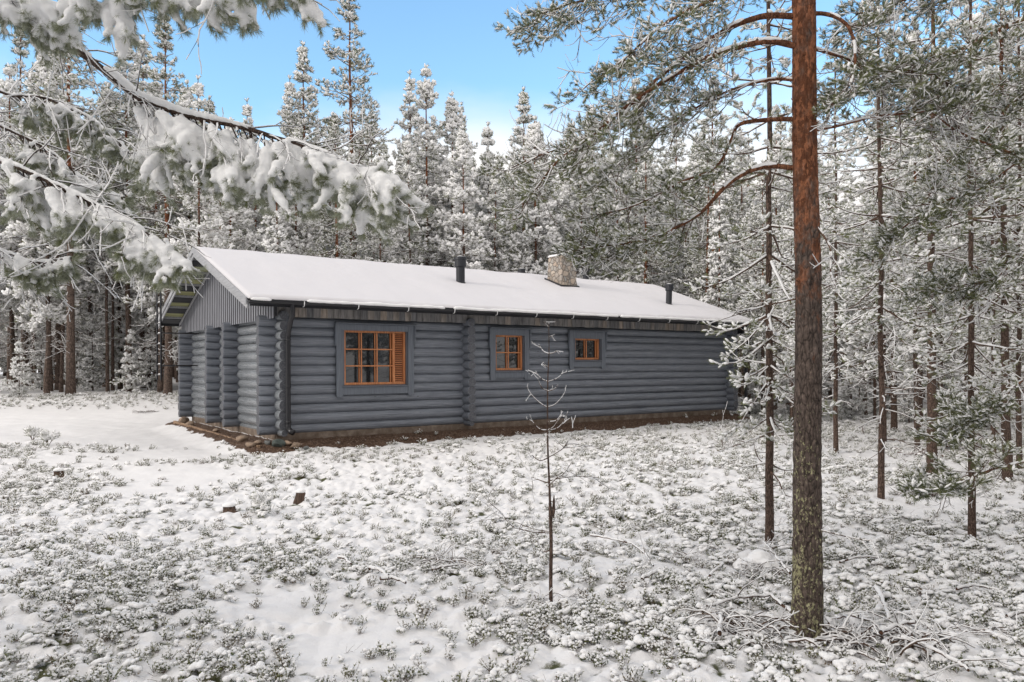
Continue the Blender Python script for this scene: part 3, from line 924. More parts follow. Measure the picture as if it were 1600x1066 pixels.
# ------------------------------------------------------------------ tree making
def unit(v):
    v = np.asarray(v, float); return v / (np.linalg.norm(v, axis=-1, keepdims=True) + 1e-9)
def needle_templates(k, n, length, width, seed, spread=(22, 60)):
    out_ = []
    r = np.random.default_rng(seed)
    for _ in range(k):
        v = []; f = []
        for i in range(n):
            s = r.random() * .85; a = r.random() * 2 * pi; el = R(r.uniform(*spread))
            d = np.array([cos(el), sin(el) * cos(a), sin(el) * sin(a)])
            side = unit(np.cross(d, r.normal(size=3))) * width
            p = np.array([s, 0, 0]); L = length * r.uniform(.75, 1.1)
            b = len(v); v += [p - side, p + side, p + d * L]
            f.append([b, b + 1, b + 2])
        out_.append((np.array(v), np.array(f)))
    return out_
def ico(sub=1):
    t = (1 + sqrt(5)) / 2
    v = [(-1, t, 0), (1, t, 0), (-1, -t, 0), (1, -t, 0), (0, -1, t), (0, 1, t), (0, -1, -t), (0, 1, -t), (t, 0, -1), (t, 0, 1), (-t, 0, -1), (-t, 0, 1)]
    f = [(0, 11, 5), (0, 5, 1), (0, 1, 7), (0, 7, 10), (0, 10, 11), (1, 5, 9), (5, 11, 4), (11, 10, 2), (10, 7, 6), (7, 1, 8), (3, 9, 4), (3, 4, 2), (3, 2, 6), (3, 6, 8), (3, 8, 9), (4, 9, 5), (2, 4, 11), (6, 2, 10), (8, 6, 7), (9, 8, 1)]
    v = [np.array(p) / np.linalg.norm(p) for p in v]
    for _ in range(sub):
        c = {}; nf = []
        def mid(a, b):
            k = (min(a, b), max(a, b))
            if k not in c:
                m = v[a] + v[b]; v.append(m / np.linalg.norm(m)); c[k] = len(v) - 1
            return c[k]
        for a, b, d in f:
            ab, bd, da = mid(a, b), mid(b, d), mid(d, a)
            nf += [(a, ab, da), (b, bd, ab), (d, da, bd), (ab, bd, da)]
        f = nf
    return np.array(v), np.array(f)
ICO0 = ico(0); ICO1 = ico(1); ICO2 = ico(2)
def blob_templates(k, base, amp, seed):
    r = np.random.default_rng(seed); o = []
    for _ in range(k):
        v = base[0] * (1 + r.normal(0, amp, (len(base[0]), 1)))
        o.append((v, base[1]))
    return o
BL0 = blob_templates(6, ICO0, .16, 1); BL1 = blob_templates(6, ICO1, .09, 2)

class Tufts:
    """collects shoots and turns them into needles and lumps of snow in one go"""
    def __init__(s): s.p = []; s.d = []; s.l = []; s.s = []
    def add(s, p, d, l, snow): s.p.append(p); s.d.append(d); s.l.append(l); s.s.append(snow)
    def emit(s, acc, nt_, rng, mats=(0, 1, 2), blobs=BL0, fat=1.0, wide=.34, lift=.12, nfrost=.45, nscale=1.0):
        if not s.p: return
        P = np.array(s.p); D = unit(np.array(s.d)); Ln = np.array(s.l); S = np.array(s.s)
        up = np.array([0, 0, 1.0]); side = np.cross(up, D); side = unit(side + 1e-4)
        U = np.cross(D, side)
        M = np.stack([D, side, U], -1) * Ln[:, None, None]
        pick = rng.integers(0, len(nt_), len(P)); fr = rng.random(len(P)) < nfrost
        for k, (tv, tf) in enumerate(nt_):
            for q in (False, True):
                m = (pick == k) & (fr == q)
                if m.any(): acc.inst(tv, tf, P[m], M[m] * nscale, mats[1] if q else mats[0])
        m = S > 0.02
        P, D, Ln, S, side, U = P[m], D[m], Ln[m], S[m], side[m], U[m]
        pk = rng.integers(0, len(blobs), len(P))
        sx = Ln * .50 * (.7 + .5 * S); sy = Ln * wide * (.5 + .7 * S) * fat; sz = Ln * wide * .62 * (.35 + .8 * S) * fat
        M = np.stack([D * sx[:, None], side * sy[:, None], U * sz[:, None]], -1)
        C = P + D * (Ln * .5)[:, None] + np.array([0, 0, 1]) * (Ln * lift)[:, None]
        for k, (tv, tf) in enumerate(blobs):
            mm = pk == k
            if mm.any(): acc.inst(tv, tf, C[mm], M[mm], mats[2])

def bent(p, d, L, n, sag, rng, wob=.12, tipup=0.0):
    """polyline from p along d, sagging then optionally lifting its tip"""
    pts = [np.array(p, float)]; d = unit(d); step = L / (n - 1)
    for i in range(1, n):
        t = i / (n - 1)
        g = -sag * (1 - t) + tipup * t
        d = unit(d + np.array([0, 0, g]) * (1.0 / (n - 1)) * 2 + rng.normal(0, wob / sqrt(n), 3))
        pts.append(pts[-1] + d * step)
    return np.array(pts)
def frame_at(pts, t):
    x = t * (len(pts) - 1); i = min(int(x), len(pts) - 2); f = x - i
    return pts[i] * (1 - f) + pts[i + 1] * f, unit(pts[i + 1] - pts[i])

def snow_strip(acc, pts, rad, rng, m, cover=.8, n=4, add=.0):
    """snow lying along the top of a twig, broken into stretches"""
    pts = np.asarray(pts); rad = np.asarray(rad)
    i = 0
    while i < len(pts) - 1:
        if rng.random() < cover:
            j = min(len(pts), i + rng.integers(2, 6))
            if j - i >= 2:
                seg = pts[i:j].copy(); r = rad[i:j] * .95 + add
                seg[:, 2] += rad[i:j] * .55 + add * .5
                r = r * rng.uniform(.8, 1.15, len(r))
                acc.tube(seg, r, n, m)
            i = j - 1
        else: i += 1
        if i >= len(pts) - 1: break

def foliage_branch(acc, tf_, p, d, L, r, rng, tl, snow, sag=.3, tipup=.5, twigs=9, t0=.25, sub=3, flat=.35, green=1.0, bark=3, snowm=2, tw_r=.35, sadd=.004, clust=2):
    pts = bent(p, d, L, 8, sag, rng, .16, tipup)
    rad = np.linspace(r, r * .22, 8)
    acc.tube(pts, rad, 4, bark)
    snow_strip(acc, pts, rad, rng, snowm, .5 + .5 * snow, 4, sadd * snow)
    for i in range(twigs):
        t = t0 + (1 - t0) * (i + rng.random() * .8) / twigs
        q, ax = frame_at(pts, min(t, .99))
        sd = 1 if i % 2 else -1
        side = unit(np.cross(ax, [0, 0, 1])) * sd
        a = R(rng.uniform(35, 62))
        dd = unit(ax * cos(a) + side * sin(a) + np.array([0, 0, rng.normal(.05, flat)]))
        l = L * .46 * (1.12 - t * .72) * rng.uniform(.7, 1.2)
        tp = bent(q, dd, l, 5, sag * .6, rng, .22, tipup * .8)
        tr = np.linspace(r * tw_r, r * .12, 5)
        acc.tube(tp, tr, 3, bark)
        snow_strip(acc, tp, tr, rng, snowm, .55 * snow + .3, 3, sadd * .8 * snow)
        n2 = max(1, int(sub * l / (L * .3) + .5))
        for j in range(n2):
            tt = 1 - j / (n2 + .6) * .8
            qq, aa = frame_at(tp, min(.99, tt))
            for c in range(clust if j else clust + 1):
                dv = unit(aa + rng.normal(0, .55, 3) + np.array([0, 0, .18]))
                tf_.add(qq, dv, tl * rng.uniform(.7, 1.25), np.clip(snow * rng.uniform(.3, 1.5), 0, 1.3) * (rng.random() < .35 + snow * .7))
    q, aa = frame_at(pts, .99)
    for c in range(clust + 1): tf_.add(q, unit(aa + rng.normal(0, .4, 3)), tl * 1.1, snow)

def dead_branch(acc, p, d, L, r, rng, snow=.5, m=3, sm=2, sag=.5, forks=3, tipup=.2):
    pts = bent(p, d, L, 7, sag, rng, .3, tipup); rad = np.linspace(r, r * .25, 7)
    acc.tube(pts, rad, 3, m); snow_strip(acc, pts, rad, rng, sm, snow, 3, .003)
    for i in range(forks):
        q, ax = frame_at(pts, rng.uniform(.3, .95))
        dd = unit(ax + rng.normal(0, .6, 3)); l = L * rng.uniform(.2, .5)
        tp = bent(q, dd, l, 5, sag * .5, rng, .4, tipup); tr = np.linspace(r * .5, r * .18, 5)
        acc.tube(tp, tr, 3, m); snow_strip(acc, tp, tr, rng, sm, snow, 3, .002)

CROWN_MATS = [NEEDLE, FROST, SNOW, TWIG]
def trunk_mesh(H, r0, r1, rng, n=9, lean=.02, seg=16, name='trunk', m=None, parent=None, flare=.18, jit=.06, link=True, path=None):
    z = np.linspace(0, 1, seg) ** 1.15 * H
    wx = np.cumsum(rng.normal(0, lean * H / seg, seg)); wy = np.cumsum(rng.normal(0, lean * H / seg, seg))
    wx -= wx[0]; wy -= wy[0]
    pts = np.stack([wx, wy, z], -1)
    rad = r0 + (r1 - r0) * (z / H) ** .9 + r0 * flare * np.exp(-z / (r0 * 2.5))
    pts[0, 2] = -.25
    a = Acc(); a.tube(pts, rad, n, 0, jit=jit, rng=rng)
    # bark is broken by dead stubs
    for _ in range(int(H * 1.2)):
        t = rng.uniform(.08, .6); q, ax = frame_at(pts, t); an = rng.uniform(0, 2 * pi)
        rr = np.interp(q[2], z, rad); d = np.array([cos(an), sin(an), rng.uniform(-.2, .3)])
        a.tube([q + d * rr * .6, q + d * (rr + rng.uniform(.03, .16))], [r0 * .07, r0 * .04], 4, 0)
    return a, pts, rad
def pine_proto(name, H, r0, cb, cr, seed, snow, tl=.16, nw=22, per=4, twigs=9, sub=3, bark=BARK, elev=(15, -25), dead=12, blades=(9, .55, .05), shape=.9, wispy=0, fat=1.0, bl=BL0, sag=.25, tipup=.55, top=.06, nfrost=.45, clust=2, flat=.35):
    rng = np.random.default_rng(seed)
    root = bpy.data.objects.new(name, None)
    a, tp, tr = trunk_mesh(H, r0, .012, rng)
    tk = a.build('trunk', bark, root, smooth=True, link=False)
    acc = Acc(); tf_ = Tufts()
    for w in range(nw):
        t = (w + rng.uniform(-.5, .5)) / (nw - 1); t = min(max(t, 0), 1)
        z = H * (cb + (1 - top * .4 - cb) * t)
        q, ax = frame_at(tp, (max(z, .001) / H) ** (1 / 1.15))
        prof = (min(1, (t + .04) * 3.2) ** .6) * (1 - t) ** shape + top
        k = per + rng.integers(-1, 2)
        a0 = rng.uniform(0, 2 * pi)
        for b in range(k):
            an = a0 + 2 * pi * b / k + rng.normal(0, .3)
            L = cr * prof * rng.uniform(.45, 1.35)
            if L < .12: L = .12
            el = R(elev[1] + (elev[0] - elev[1]) * t + (45 * max(0, t - .75) / .25) + rng.normal(0, 9))
            d = np.array([cos(an) * cos(el), sin(an) * cos(el), sin(el)])
            foliage_branch(acc, tf_, q, d, L, .006 + .011 * L, rng, tl, snow * rng.uniform(.7, 1.2), sag, tipup, max(3, int(twigs * (.45 + .55 * L / cr))), .2, sub, flat=flat, clust=clust)
    for _ in range(4): tf_.add(tp[-1], unit(np.array([0, 0, 1]) + rng.normal(0, .35, 3)), tl * 1.3, snow * .4)
    for _ in range(dead):
        z = H * rng.uniform(.1, cb + .12); q, ax = frame_at(tp, (z / H) ** (1 / 1.15)); an = rng.uniform(0, 2 * pi)
        dead_branch(acc, q, np.array([cos(an), sin(an), rng.uniform(-.2, .25)]), cr * rng.uniform(.35, .95), .010, rng, .35 + snow * .4)
    NTm = needle_templates(5, blades[0], blades[1], blades[2], seed + 50)
    tf_.emit(acc, NTm, rng, blobs=bl, fat=fat, nfrost=nfrost)
    cw = acc.build('crown', CROWN_MATS, root, smooth=[2], link=False)
    root['_h'] = H
    return root, [tk, cw]

PROTO = {}
def reg(key, *a, **k): PROTO[key] = pine_proto(*a, **k)
# far and middle distance pines
reg('tallA', 'pine_tree', 15.5, .165, .40, 2.1, 11, .35, tl=.17, nw=22, per=5, twigs=8, nfrost=.3, dead=24)
reg('tallB', 'pine_tree', 14.5, .15, .42, 2.0, 12, .5, tl=.17, nw=20, per=5, twigs=8, dead=26, nfrost=.6)
reg('midA', 'pine_tree', 12.0, .10, .26, 1.7, 13, .85, tl=.15, nw=26, per=5, twigs=8, fat=.95, dead=26, nfrost=.7)
reg('midB', 'pine_tree', 11.0, .09, .24, 1.8, 14, 1.0, tl=.15, nw=24, per=5, twigs=8, fat=1.0, elev=(10, -32), dead=26, nfrost=.8)
reg('midC', 'pine_tree', 12.5, .11, .32, 1.75, 15, .6, tl=.16, nw=24, per=5, twigs=8, dead=26, nfrost=.6)
reg('slim', 'pine_tree', 10.0, .065, .25, 1.15, 16, .75, tl=.13, nw=24, per=5, twigs=6, dead=26, nfrost=.7)
reg('thin', 'pine_tree', 9.0, .055, .45, 1.0, 17, .7, tl=.15, nw=18, per=4, twigs=5, dead=22)
reg('spruceA', 'spruce_tree', 10.5, .09, .06, 1.15, 18, .8, tl=.15, nw=34, per=5, twigs=6, elev=(0, -38), shape=.8, tipup=.5, sag=.5, dead=0, fat=1.1)
reg('bush', 'young_spruce', 2.6, .03, .04, .75, 19, .8, tl=.11, nw=12, per=5, twigs=6, elev=(20, -15), dead=0)

def place(key, x, y, rz, s, label, cat='pine tree', group=None, sink=0, sz=None):
    root, kids = PROTO[key]
    r = root.copy(); COL.objects.link(r)
    if '_h' in r: del r['_h']
    r.location = (x, y, float(base_z(x, y)) - .02 - sink); r.rotation_euler = (0, 0, rz)
    r.scale = (s, s, sz or s)
    tag(r, label, cat, group)
    for c in kids:
        d = c.copy(); COL.objects.link(d); d.parent = r
    return r
# ------------------------------------------------------------------ the forest
def ray_x(px, Y): return (px - 800) / F * Y
def on_px(px, Y): return np.array([ray_x(px, Y), Y])
def top_h(x, y, py): return (Y0 - py) / F * y + CAM_H - float(base_z(x, y))
HP = {k: v[0]['_h'] for k, v in PROTO.items()}
frng = np.random.default_rng(77)
# trees one can single out, by where the trunk stands and how high the crown goes
SINGLE = [
 ('tallA', 555, 33, -28, 'tall dark green pine with orange trunk, highest behind the left part of the roof'),
 ('midA', 668, 34, 108, 'slim frosted pine with orange brown trunk, right of the tallest pine behind the roof'),
 ('slim', 640, 36, 100, 'thin frosted pine close on the left of the slim frosted pair behind the roof'),
 ('midB', 708, 35, 150, 'short white frosted pine at the left edge of the dip in the treeline'),
 ('spruceA', 765, 38, 196, 'narrow spindly conifer standing alone in the lowest dip of the treeline'),
 ('midC', 820, 35, 142, 'dark pointed conifer right of the dip in the treeline'),
 ('midC', 477, 36, 72, 'pointed pine left of the tallest pine, above the left part of the roof'),
 ('slim', 452, 37, 122, 'thin pine seen over the long snowy bough, between the gable and the tallest pine'),
 ('slim', 387, 40, 142, 'small pine top poking out over the snowy bough left of centre'),
 ('tallB', 110, 31, -60, 'thick straight pine trunk, the stoutest across the snowy drive on the left'),
 ('tallB', 92, 37, 40, 'dark pine trunk just behind the stoutest pine across the drive'),
 ('midC', 200, 34, 30, 'reddish pine trunk halfway between the stoutest left pine and the roof ladder'),
 ('midC', 223, 40, 60, 'dark grey pine trunk right behind the reddish one near the roof ladder'),
 ('thin', 168, 34, 80, 'left one of two thin pine trunks standing close together across the drive'),
 ('thin', 176, 36, 90, 'right one of two thin pine trunks standing close together across the drive'),
 ('tallA', 262, 31, 20, 'pine trunk seen between the roof ladder and the cabin corner'),
 ('tallA', 40, 44, 30, 'dark pine at the left edge deep behind the drive'),
 ('spruceA', 140, 41, 180, 'snowy little spruce filling the gap right of the stoutest left pine'),
 ('tallB', 1115, 33, 120, 'orange trunk pine showing over the right end of the roof'),
 ('tallB', 995, 40, 120, 'orange trunk pine behind the roof between the chimney and the right vent'),
 ('midA', 930, 36, 170, 'white frosted pine directly behind the chimney'),
]
placed = []
for k, (key, px, Y, py, lab) in enumerate(SINGLE):
    x = ray_x(px, Y); h = top_h(x, Y, py); s = h / HP[key]
    s = min(max(s, .55), 1.5)
    cat = 'spruce tree' if key.startswith('spruce') else 'pine tree'
    place(key, x, Y, frng.uniform(0, 6.28), s, lab, cat)
    placed.append((x, Y))
# pines standing on the right, each with its own trunk on the heath
RIGHT = [  # key, base px, base py, scale
 ('nearA', 1200, 855, 1.0, 2.0, 'thin dark pine trunk standing just left of the large orange barked pine'),
 ('nearB', 1375, 783, 1.0, 0.3, 'thin straight pine trunk, first one right of the large pine'),
 ('nearC', 1305, 712, 1.0, 1.3, 'slender pine trunk close behind the right side of the large pine'),
 ('nearP', 1455, 750, 1.0, 4.1, 'medium pine trunk with a dark rough base beside the red brown brush pile'),
 ('nearA', 1517, 846, .9, 5.0, 'thin slightly kinked pine trunk near the right edge, in front of the brush pile'),
 ('nearP', 1572, 757, .9, 1.7, 'lichen flecked pine trunk near the right edge, behind the kinked thin trunk'),
 ('nearB', 1592, 740, 1.1, 2.9, 'reddish pine trunk cut by the right edge of the picture'),
 ('nearP', 1437, 672, 1.0, .9, 'pine trunk behind and left of the medium one by the brush pile'),
 ('nearC', 1470, 678, 1.05, 3.3, 'thin lichen green pine trunk close behind the medium one'),
 ('nearB', 1366, 660, 1.2, 5.3, 'dark pine trunk further back, left of the first thin straight one'),
]
def near_proto(key, *a, **k): reg(key, *a, **k)
near_proto('nearA', 'pine_tree', 7.6, .045, .17, 1.15, 31, .42, tl=.07, nw=22, per=4, twigs=8, sub=3, nfrost=.7, bark=BARK_Y, blades=(20, .55, .028), bl=BL1, dead=10, elev=(15, -30), fat=.95, wispy=1)
near_proto('nearB', 'pine_tree', 8.2, .045, .24, 1.1, 32, .5, tl=.085, nw=20, per=4, twigs=7, sub=3, nfrost=.65, bark=BARK_Y, blades=(14, .55, .035), bl=BL0, dead=22, elev=(15, -30), fat=1.0)
near_proto('nearC', 'pine_tree', 8.6, .05, .20, 1.3, 33, .6, tl=.09, nw=22, per=4, twigs=7, sub=3, nfrost=.65, bark=BARK_Y, blades=(12, .55, .04), bl=BL0, dead=20, elev=(15, -35), fat=1.0)
near_proto('nearP', 'pine_tree', 10.5, .085, .26, 1.9, 34, .55, tl=.09, nw=24, per=4, twigs=8, sub=3, nfrost=.6, bark=BARK_Y, blades=(12, .55, .04), bl=BL0, dead=26, elev=(15, -25), fat=.95)
for key, px, py, s, rz, lab in RIGHT:
    p = at(px, py)
    place(key, p[0], p[1], rz, s, lab)
    placed.append((p[0], p[1]))
# the wall of trees behind: every one of them still a tree of its own
keys = ['tallA', 'tallB', 'midA', 'midB', 'midC', 'slim', 'thin', 'spruceA']
def zone_label(px, Y, key):
    kind = {'tallA': 'tall green pine', 'tallB': 'tall frosted pine', 'midA': 'frosted pine', 'midB': 'white snow laden pine', 'midC': 'mid height pine',
            'slim': 'slim young pine', 'thin': 'thin pole like pine', 'spruceA': 'narrow spruce'}[key]
    side = 'left of the cabin' if px < 280 else ('behind the cabin' if px < 1130 else 'right of the cabin')
    dep = 'in the first rows' if Y < 36 else ('in the middle rows' if Y < 50 else 'deep')
    return f'{kind} {dep} of the forest {side}', 'forest trees ' + side
def clear_of_cabin(x, y, m=2.0):
    u, v = to_uv(x, y)
    return not (-m < u < LN + m and -m < v < WD + m)
cnt = 0
def treeline(px):      # height the wall of trees reaches in the photograph
    return np.interp(px, [-200, 0, 120, 300, 330, 420, 440, 600, 720, 750, 800, 850, 900, 1240, 1290, 1305, 1355, 1375, 1450, 1800], [40, 20, 50, 70, 150, 195, 150, 190, 190, 225, 215, 140, 195, 215, 215, 300, 300, 180, 60, -40])
bands = [(26.5, 31, 22), (31, 36, 36), (36, 43, 48), (43, 52, 52), (52, 66, 52)]
for (ya, yb, n) in bands:
    c = 0; tries = 0
    while c < n and tries < 3000:
        tries += 1
        px = frng.uniform(-120, 1720); Y = frng.uniform(ya, yb); x = ray_x(px, Y)
        if not clear_of_cabin(x, Y, 3.0): continue
        if px < 300 and Y < 31: continue
        if min([(x - a) ** 2 + (Y - b) ** 2 for a, b in placed]) < 1.6 ** 2: continue
        key = keys[frng.choice(8, p=[.12, .14, .15, .15, .15, .10, .09, .10])]
        if px < 330 and Y < 50: key = ['midA', 'midB', 'spruceA', 'slim', 'midC'][frng.integers(0, 5)]
        py = treeline(px) + frng.uniform(-8, 85)
        if 430 < px < 860: py = max(py, treeline(px) + 6)
        h = top_h(x, Y, py); s = h / HP[key]
        if Y < 36 or 0: pass
        s = min(max(s, .5), 1.35)
        lab, grp = zone_label(px, Y, key)
        place(key, x, Y, frng.uniform(0, 6.28), s, lab, 'spruce tree' if key == 'spruceA' else 'pine tree', grp)
        placed.append((x, Y)); c += 1; cnt += 1
# right hand wood, nearer
c = 0; tries = 0
while c < 24 and tries < 4000:
    tries += 1
    Y = frng.uniform(15.5, 31); px = frng.uniform(1230, 1720)
    if 1288 < px < 1368: continue
    px = px; x = ray_x(px, Y)
    if not clear_of_cabin(x, Y, 1.6): continue
    if min([(x - a) ** 2 + (Y - b) ** 2 for a, b in placed]) < 1.5 ** 2: continue
    key = ['nearB', 'nearC', 'nearP', 'thin', 'slim'][frng.choice(5, p=[.2, .25, .2, .15, .2])]
    s = frng.uniform(.75, 1.15)
    kind = {'nearB': 'thin snow dusted pine', 'nearC': 'slender snowy pine', 'nearP': 'fuller snowy pine', 'thin': 'thin pole like pine', 'slim': 'slim young pine'}[key]
    place(key, x, Y, frng.uniform(0, 6.28), s, f'{kind} in the near wood right of the cabin', 'pine tree', 'trees of the near wood on the right')
    placed.append((x, Y)); c += 1
# young spruces under the tall trees
BUSH = [(235, 36, 1.1), (120, 40, 1.4), (1390, 30, 1.2), (1560, 28, 1.2), (205, 33, 1.0), (30, 30, .8), (1330, 27, .9), (1420, 25, .8), (1540, 22, .9), (1240, 30, 1.0), (145, 36, 1.3), (65, 37, 1.2), (1490, 31, 1.2), (1180, 29, .8)]
for px, Y, s in BUSH:
    x = ray_x(px, Y)
    place('bush', x, Y, frng.uniform(0, 6.28), s, 'knee to head high young spruce under the tall trees %s of the cabin' % ('left' if px < 300 else 'right'), 'young spruce', 'young spruces under the trees')

# ------------------------------------------------------------------ stuff by geometry nodes
def scatter(name, P, rot, scl, idx, protos, parent=None):
    me = bpy.data.meshes.new(name); P = np.asarray(P, float)
    me.vertices.add(len(P)); me.vertices.foreach_set('co', P.reshape(-1))
    for nm, ty, dat, key in (('rot', 'FLOAT_VECTOR', rot, 'vector'), ('scl', 'FLOAT', scl, 'value'), ('idx', 'INT', idx, 'value')):
        a = me.attributes.new(nm, ty, 'POINT'); a.data.foreach_set(key, np.asarray(dat, np.int32 if ty == 'INT' else np.float32).reshape(-1))
    o = bpy.data.objects.new(name, me); COL.objects.link(o)
    if parent: o.parent = parent
    pc = bpy.data.collections.new(name + '_kinds')
    for p in protos: pc.objects.link(p)
    g = bpy.data.node_groups.new(name, 'GeometryNodeTree')
    g.interface.new_socket('Geometry', in_out='INPUT', socket_type='NodeSocketGeometry')
    g.interface.new_socket('Geometry', in_out='OUTPUT', socket_type='NodeSocketGeometry')
    gi = g.nodes.new('NodeGroupInput'); go = g.nodes.new('NodeGroupOutput')
    ci = g.nodes.new('GeometryNodeCollectionInfo'); ci.inputs[0].default_value = pc
    ci.inputs['Separate Children'].default_value = True; ci.inputs['Reset Children'].default_value = True
    iop = g.nodes.new('GeometryNodeInstanceOnPoints'); iop.inputs['Pick Instance'].default_value = True
    def attr(nm, ty):
        n = g.nodes.new('GeometryNodeInputNamedAttribute'); n.data_type = ty; n.inputs['Name'].default_value = nm; return n.outputs['Attribute']
    g.links.new(gi.outputs[0], iop.inputs['Points']); g.links.new(ci.outputs[0], iop.inputs['Instance'])
    g.links.new(attr('idx', 'INT'), iop.inputs['Instance Index'])
    e2r = g.nodes.new('FunctionNodeEulerToRotation'); g.links.new(attr('rot', 'FLOAT_VECTOR'), e2r.inputs[0])
    g.links.new(e2r.outputs[0], iop.inputs['Rotation']); g.links.new(attr('scl', 'FLOAT'), iop.inputs['Scale'])
    g.links.new(iop.outputs[0], go.inputs[0])
    m = o.modifiers.new('scatter', 'NODES'); m.node_group = g
    return o
def joined(key):
    """trunk and crown of a tree kind as one mesh for the far wood"""
    root, (tk, cw) = PROTO[key]
    me = cw.data.copy(); o = bpy.data.objects.new(key + '_far', me)
    import bmesh
    bm = bmesh.new(); bm.from_mesh(me); nm = len(me.materials)
    n0 = len(bm.faces); bm.from_mesh(tk.data)
    bm.faces.ensure_lookup_table()
    me.materials.append(tk.data.materials[0])
    for f in bm.faces[n0:]: f.material_index = nm
    bm.to_mesh(me); bm.free()
    return o
FARK = [joined(k) for k in ('midA', 'midB', 'midC', 'spruceA', 'tallB')]
P = []; S_ = []
for _ in range(520):
    Y = frng.uniform(62, 118); px = frng.uniform(-250, 1850); x = ray_x(px, Y)
    py = treeline(px) + frng.uniform(35, 140); py = max(py, 205 if 300 < px < 900 else py)
    P.append((x, Y, float(base_z(x, Y)) - .1)); S_.append(min(1.7, max(.6, top_h(x, Y, py) / 12.0)))
n = len(P)
o = scatter('distant_forest', P, np.stack([np.zeros(n), np.zeros(n), frng.uniform(0, 6.28, n)], -1), S_, frng.integers(0, 5, n), FARK)
tag(o, 'dense snowy conifer forest fading away behind the nearer trees', 'forest', kind='stuff')
P = []; S_ = []
for _ in range(240):
    an = frng.uniform(R(84), R(262)) ; rr = frng.uniform(13, 42)
    if R(92) < an < R(150): rr = frng.uniform(9, 34)
    if an > R(242): rr = frng.uniform(20, 42)
    x = rr * sin(an); y = rr * cos(an); P.append((x, y, -.6)); S_.append(frng.uniform(.7, 1.1))
n = len(P)
o = scatter('forest_behind_viewer', P, np.stack([np.zeros(n), np.zeros(n), frng.uniform(0, 6.28, n)], -1), S_, frng.integers(0, 5, n), FARK)
tag(o, 'snowy conifer forest mirrored as a dark pattern in the cabin window panes', 'forest', kind='stuff')
# ------------------------------------------------------------------ big orange barked pine
def path_px(pts, D0=None):
    P = np.array([pp(*p) for p in pts])
    # smooth with Catmull-Rom
    out_ = []
    Q = np.vstack([2 * P[0] - P[1], P, 2 * P[-1] - P[-2]])
    for i in range(1, len(Q) - 2):
        for t in np.linspace(0, 1, 6, endpoint=False):
            a, b, c, d = Q[i - 1], Q[i], Q[i + 1], Q[i + 2]
            out_.append(.5 * ((2 * b) + (c - a) * t + (2 * a - 5 * b + 4 * c - d) * t * t + (3 * b - 3 * c + d - a) * t ** 3))
    out_.append(P[-1])
    return np.array(out_)
def limb(root, pts, r0, r1, nb, L, seed, tl=.08, snow=.5, wobt=1, name='branch', t0=.3, down=.35, twigs=8, sub=3, blades=(34, .42, .021), nfrost=.62, bark=None, sadd=.002, fat=.8, back=.5, clust=1, bl=BL0, dens_t=1.0, strip=.3, tipup=.7, wide=.3):
    rng = np.random.default_rng(seed)
    org = np.array(root.location)
    P = path_px(pts) - org
    n = len(P)
    P = P + np.cumsum(rng.normal(0, .0025, P.shape), 0) * np.linspace(0, 1, n)[:, None]
    rad = (r0 + (r1 - r0) * np.linspace(0, 1, n) ** .8) * 1.15
    a = Acc(); a.tube(P, rad, 9, 0, jit=.14, rng=rng)
    snow_strip(a, P, rad, rng, 1, strip, 6, sadd)
    br = a.build(name, [bark or BARK_L, SNOW], root, smooth=True)
    acc = Acc(); tf_ = Tufts()
    for i in range(nb):
        t = t0 + (1 - t0) * ((i + rng.random()) / nb) ** dens_t
        q, ax = frame_at(P, min(t, .995))
        side = unit(np.cross(ax, [0, 0, 1])) * (1 if i % 2 else -1) * rng.uniform(.3, 1)
        d = unit(ax * rng.uniform(.3, 1.0) + side * back * 1.4 + np.array([0, 0, rng.normal(-down, .35)]))
        l = L * rng.uniform(.55, 1.15) * (1.1 - .45 * t)
        foliage_branch(acc, tf_, q, d, l, .0035 + .004 * l, rng, tl, snow * rng.uniform(.6, 1.3), .35, tipup, twigs, .15, sub, tw_r=.5, sadd=sadd, clust=clust)
    for i in range(int(nb * 1.3)):
        q, ax = frame_at(P, rng.uniform(t0, .98)); dead_branch(acc, q, unit(ax * .5 + rng.normal(0, .6, 3) + [0, 0, -.3]), L * rng.uniform(.4, .9), .0038, rng, .35, 3, 2, .4, 5, .7)
    NTm = needle_templates(6, *blades, seed + 9, spread=(25, 68))
    tf_.emit(acc, NTm, rng, blobs=bl, fat=fat, nfrost=nfrost, wide=wide)
    acc.build('foliage', CROWN_MATS, br, smooth=[2])
    return br
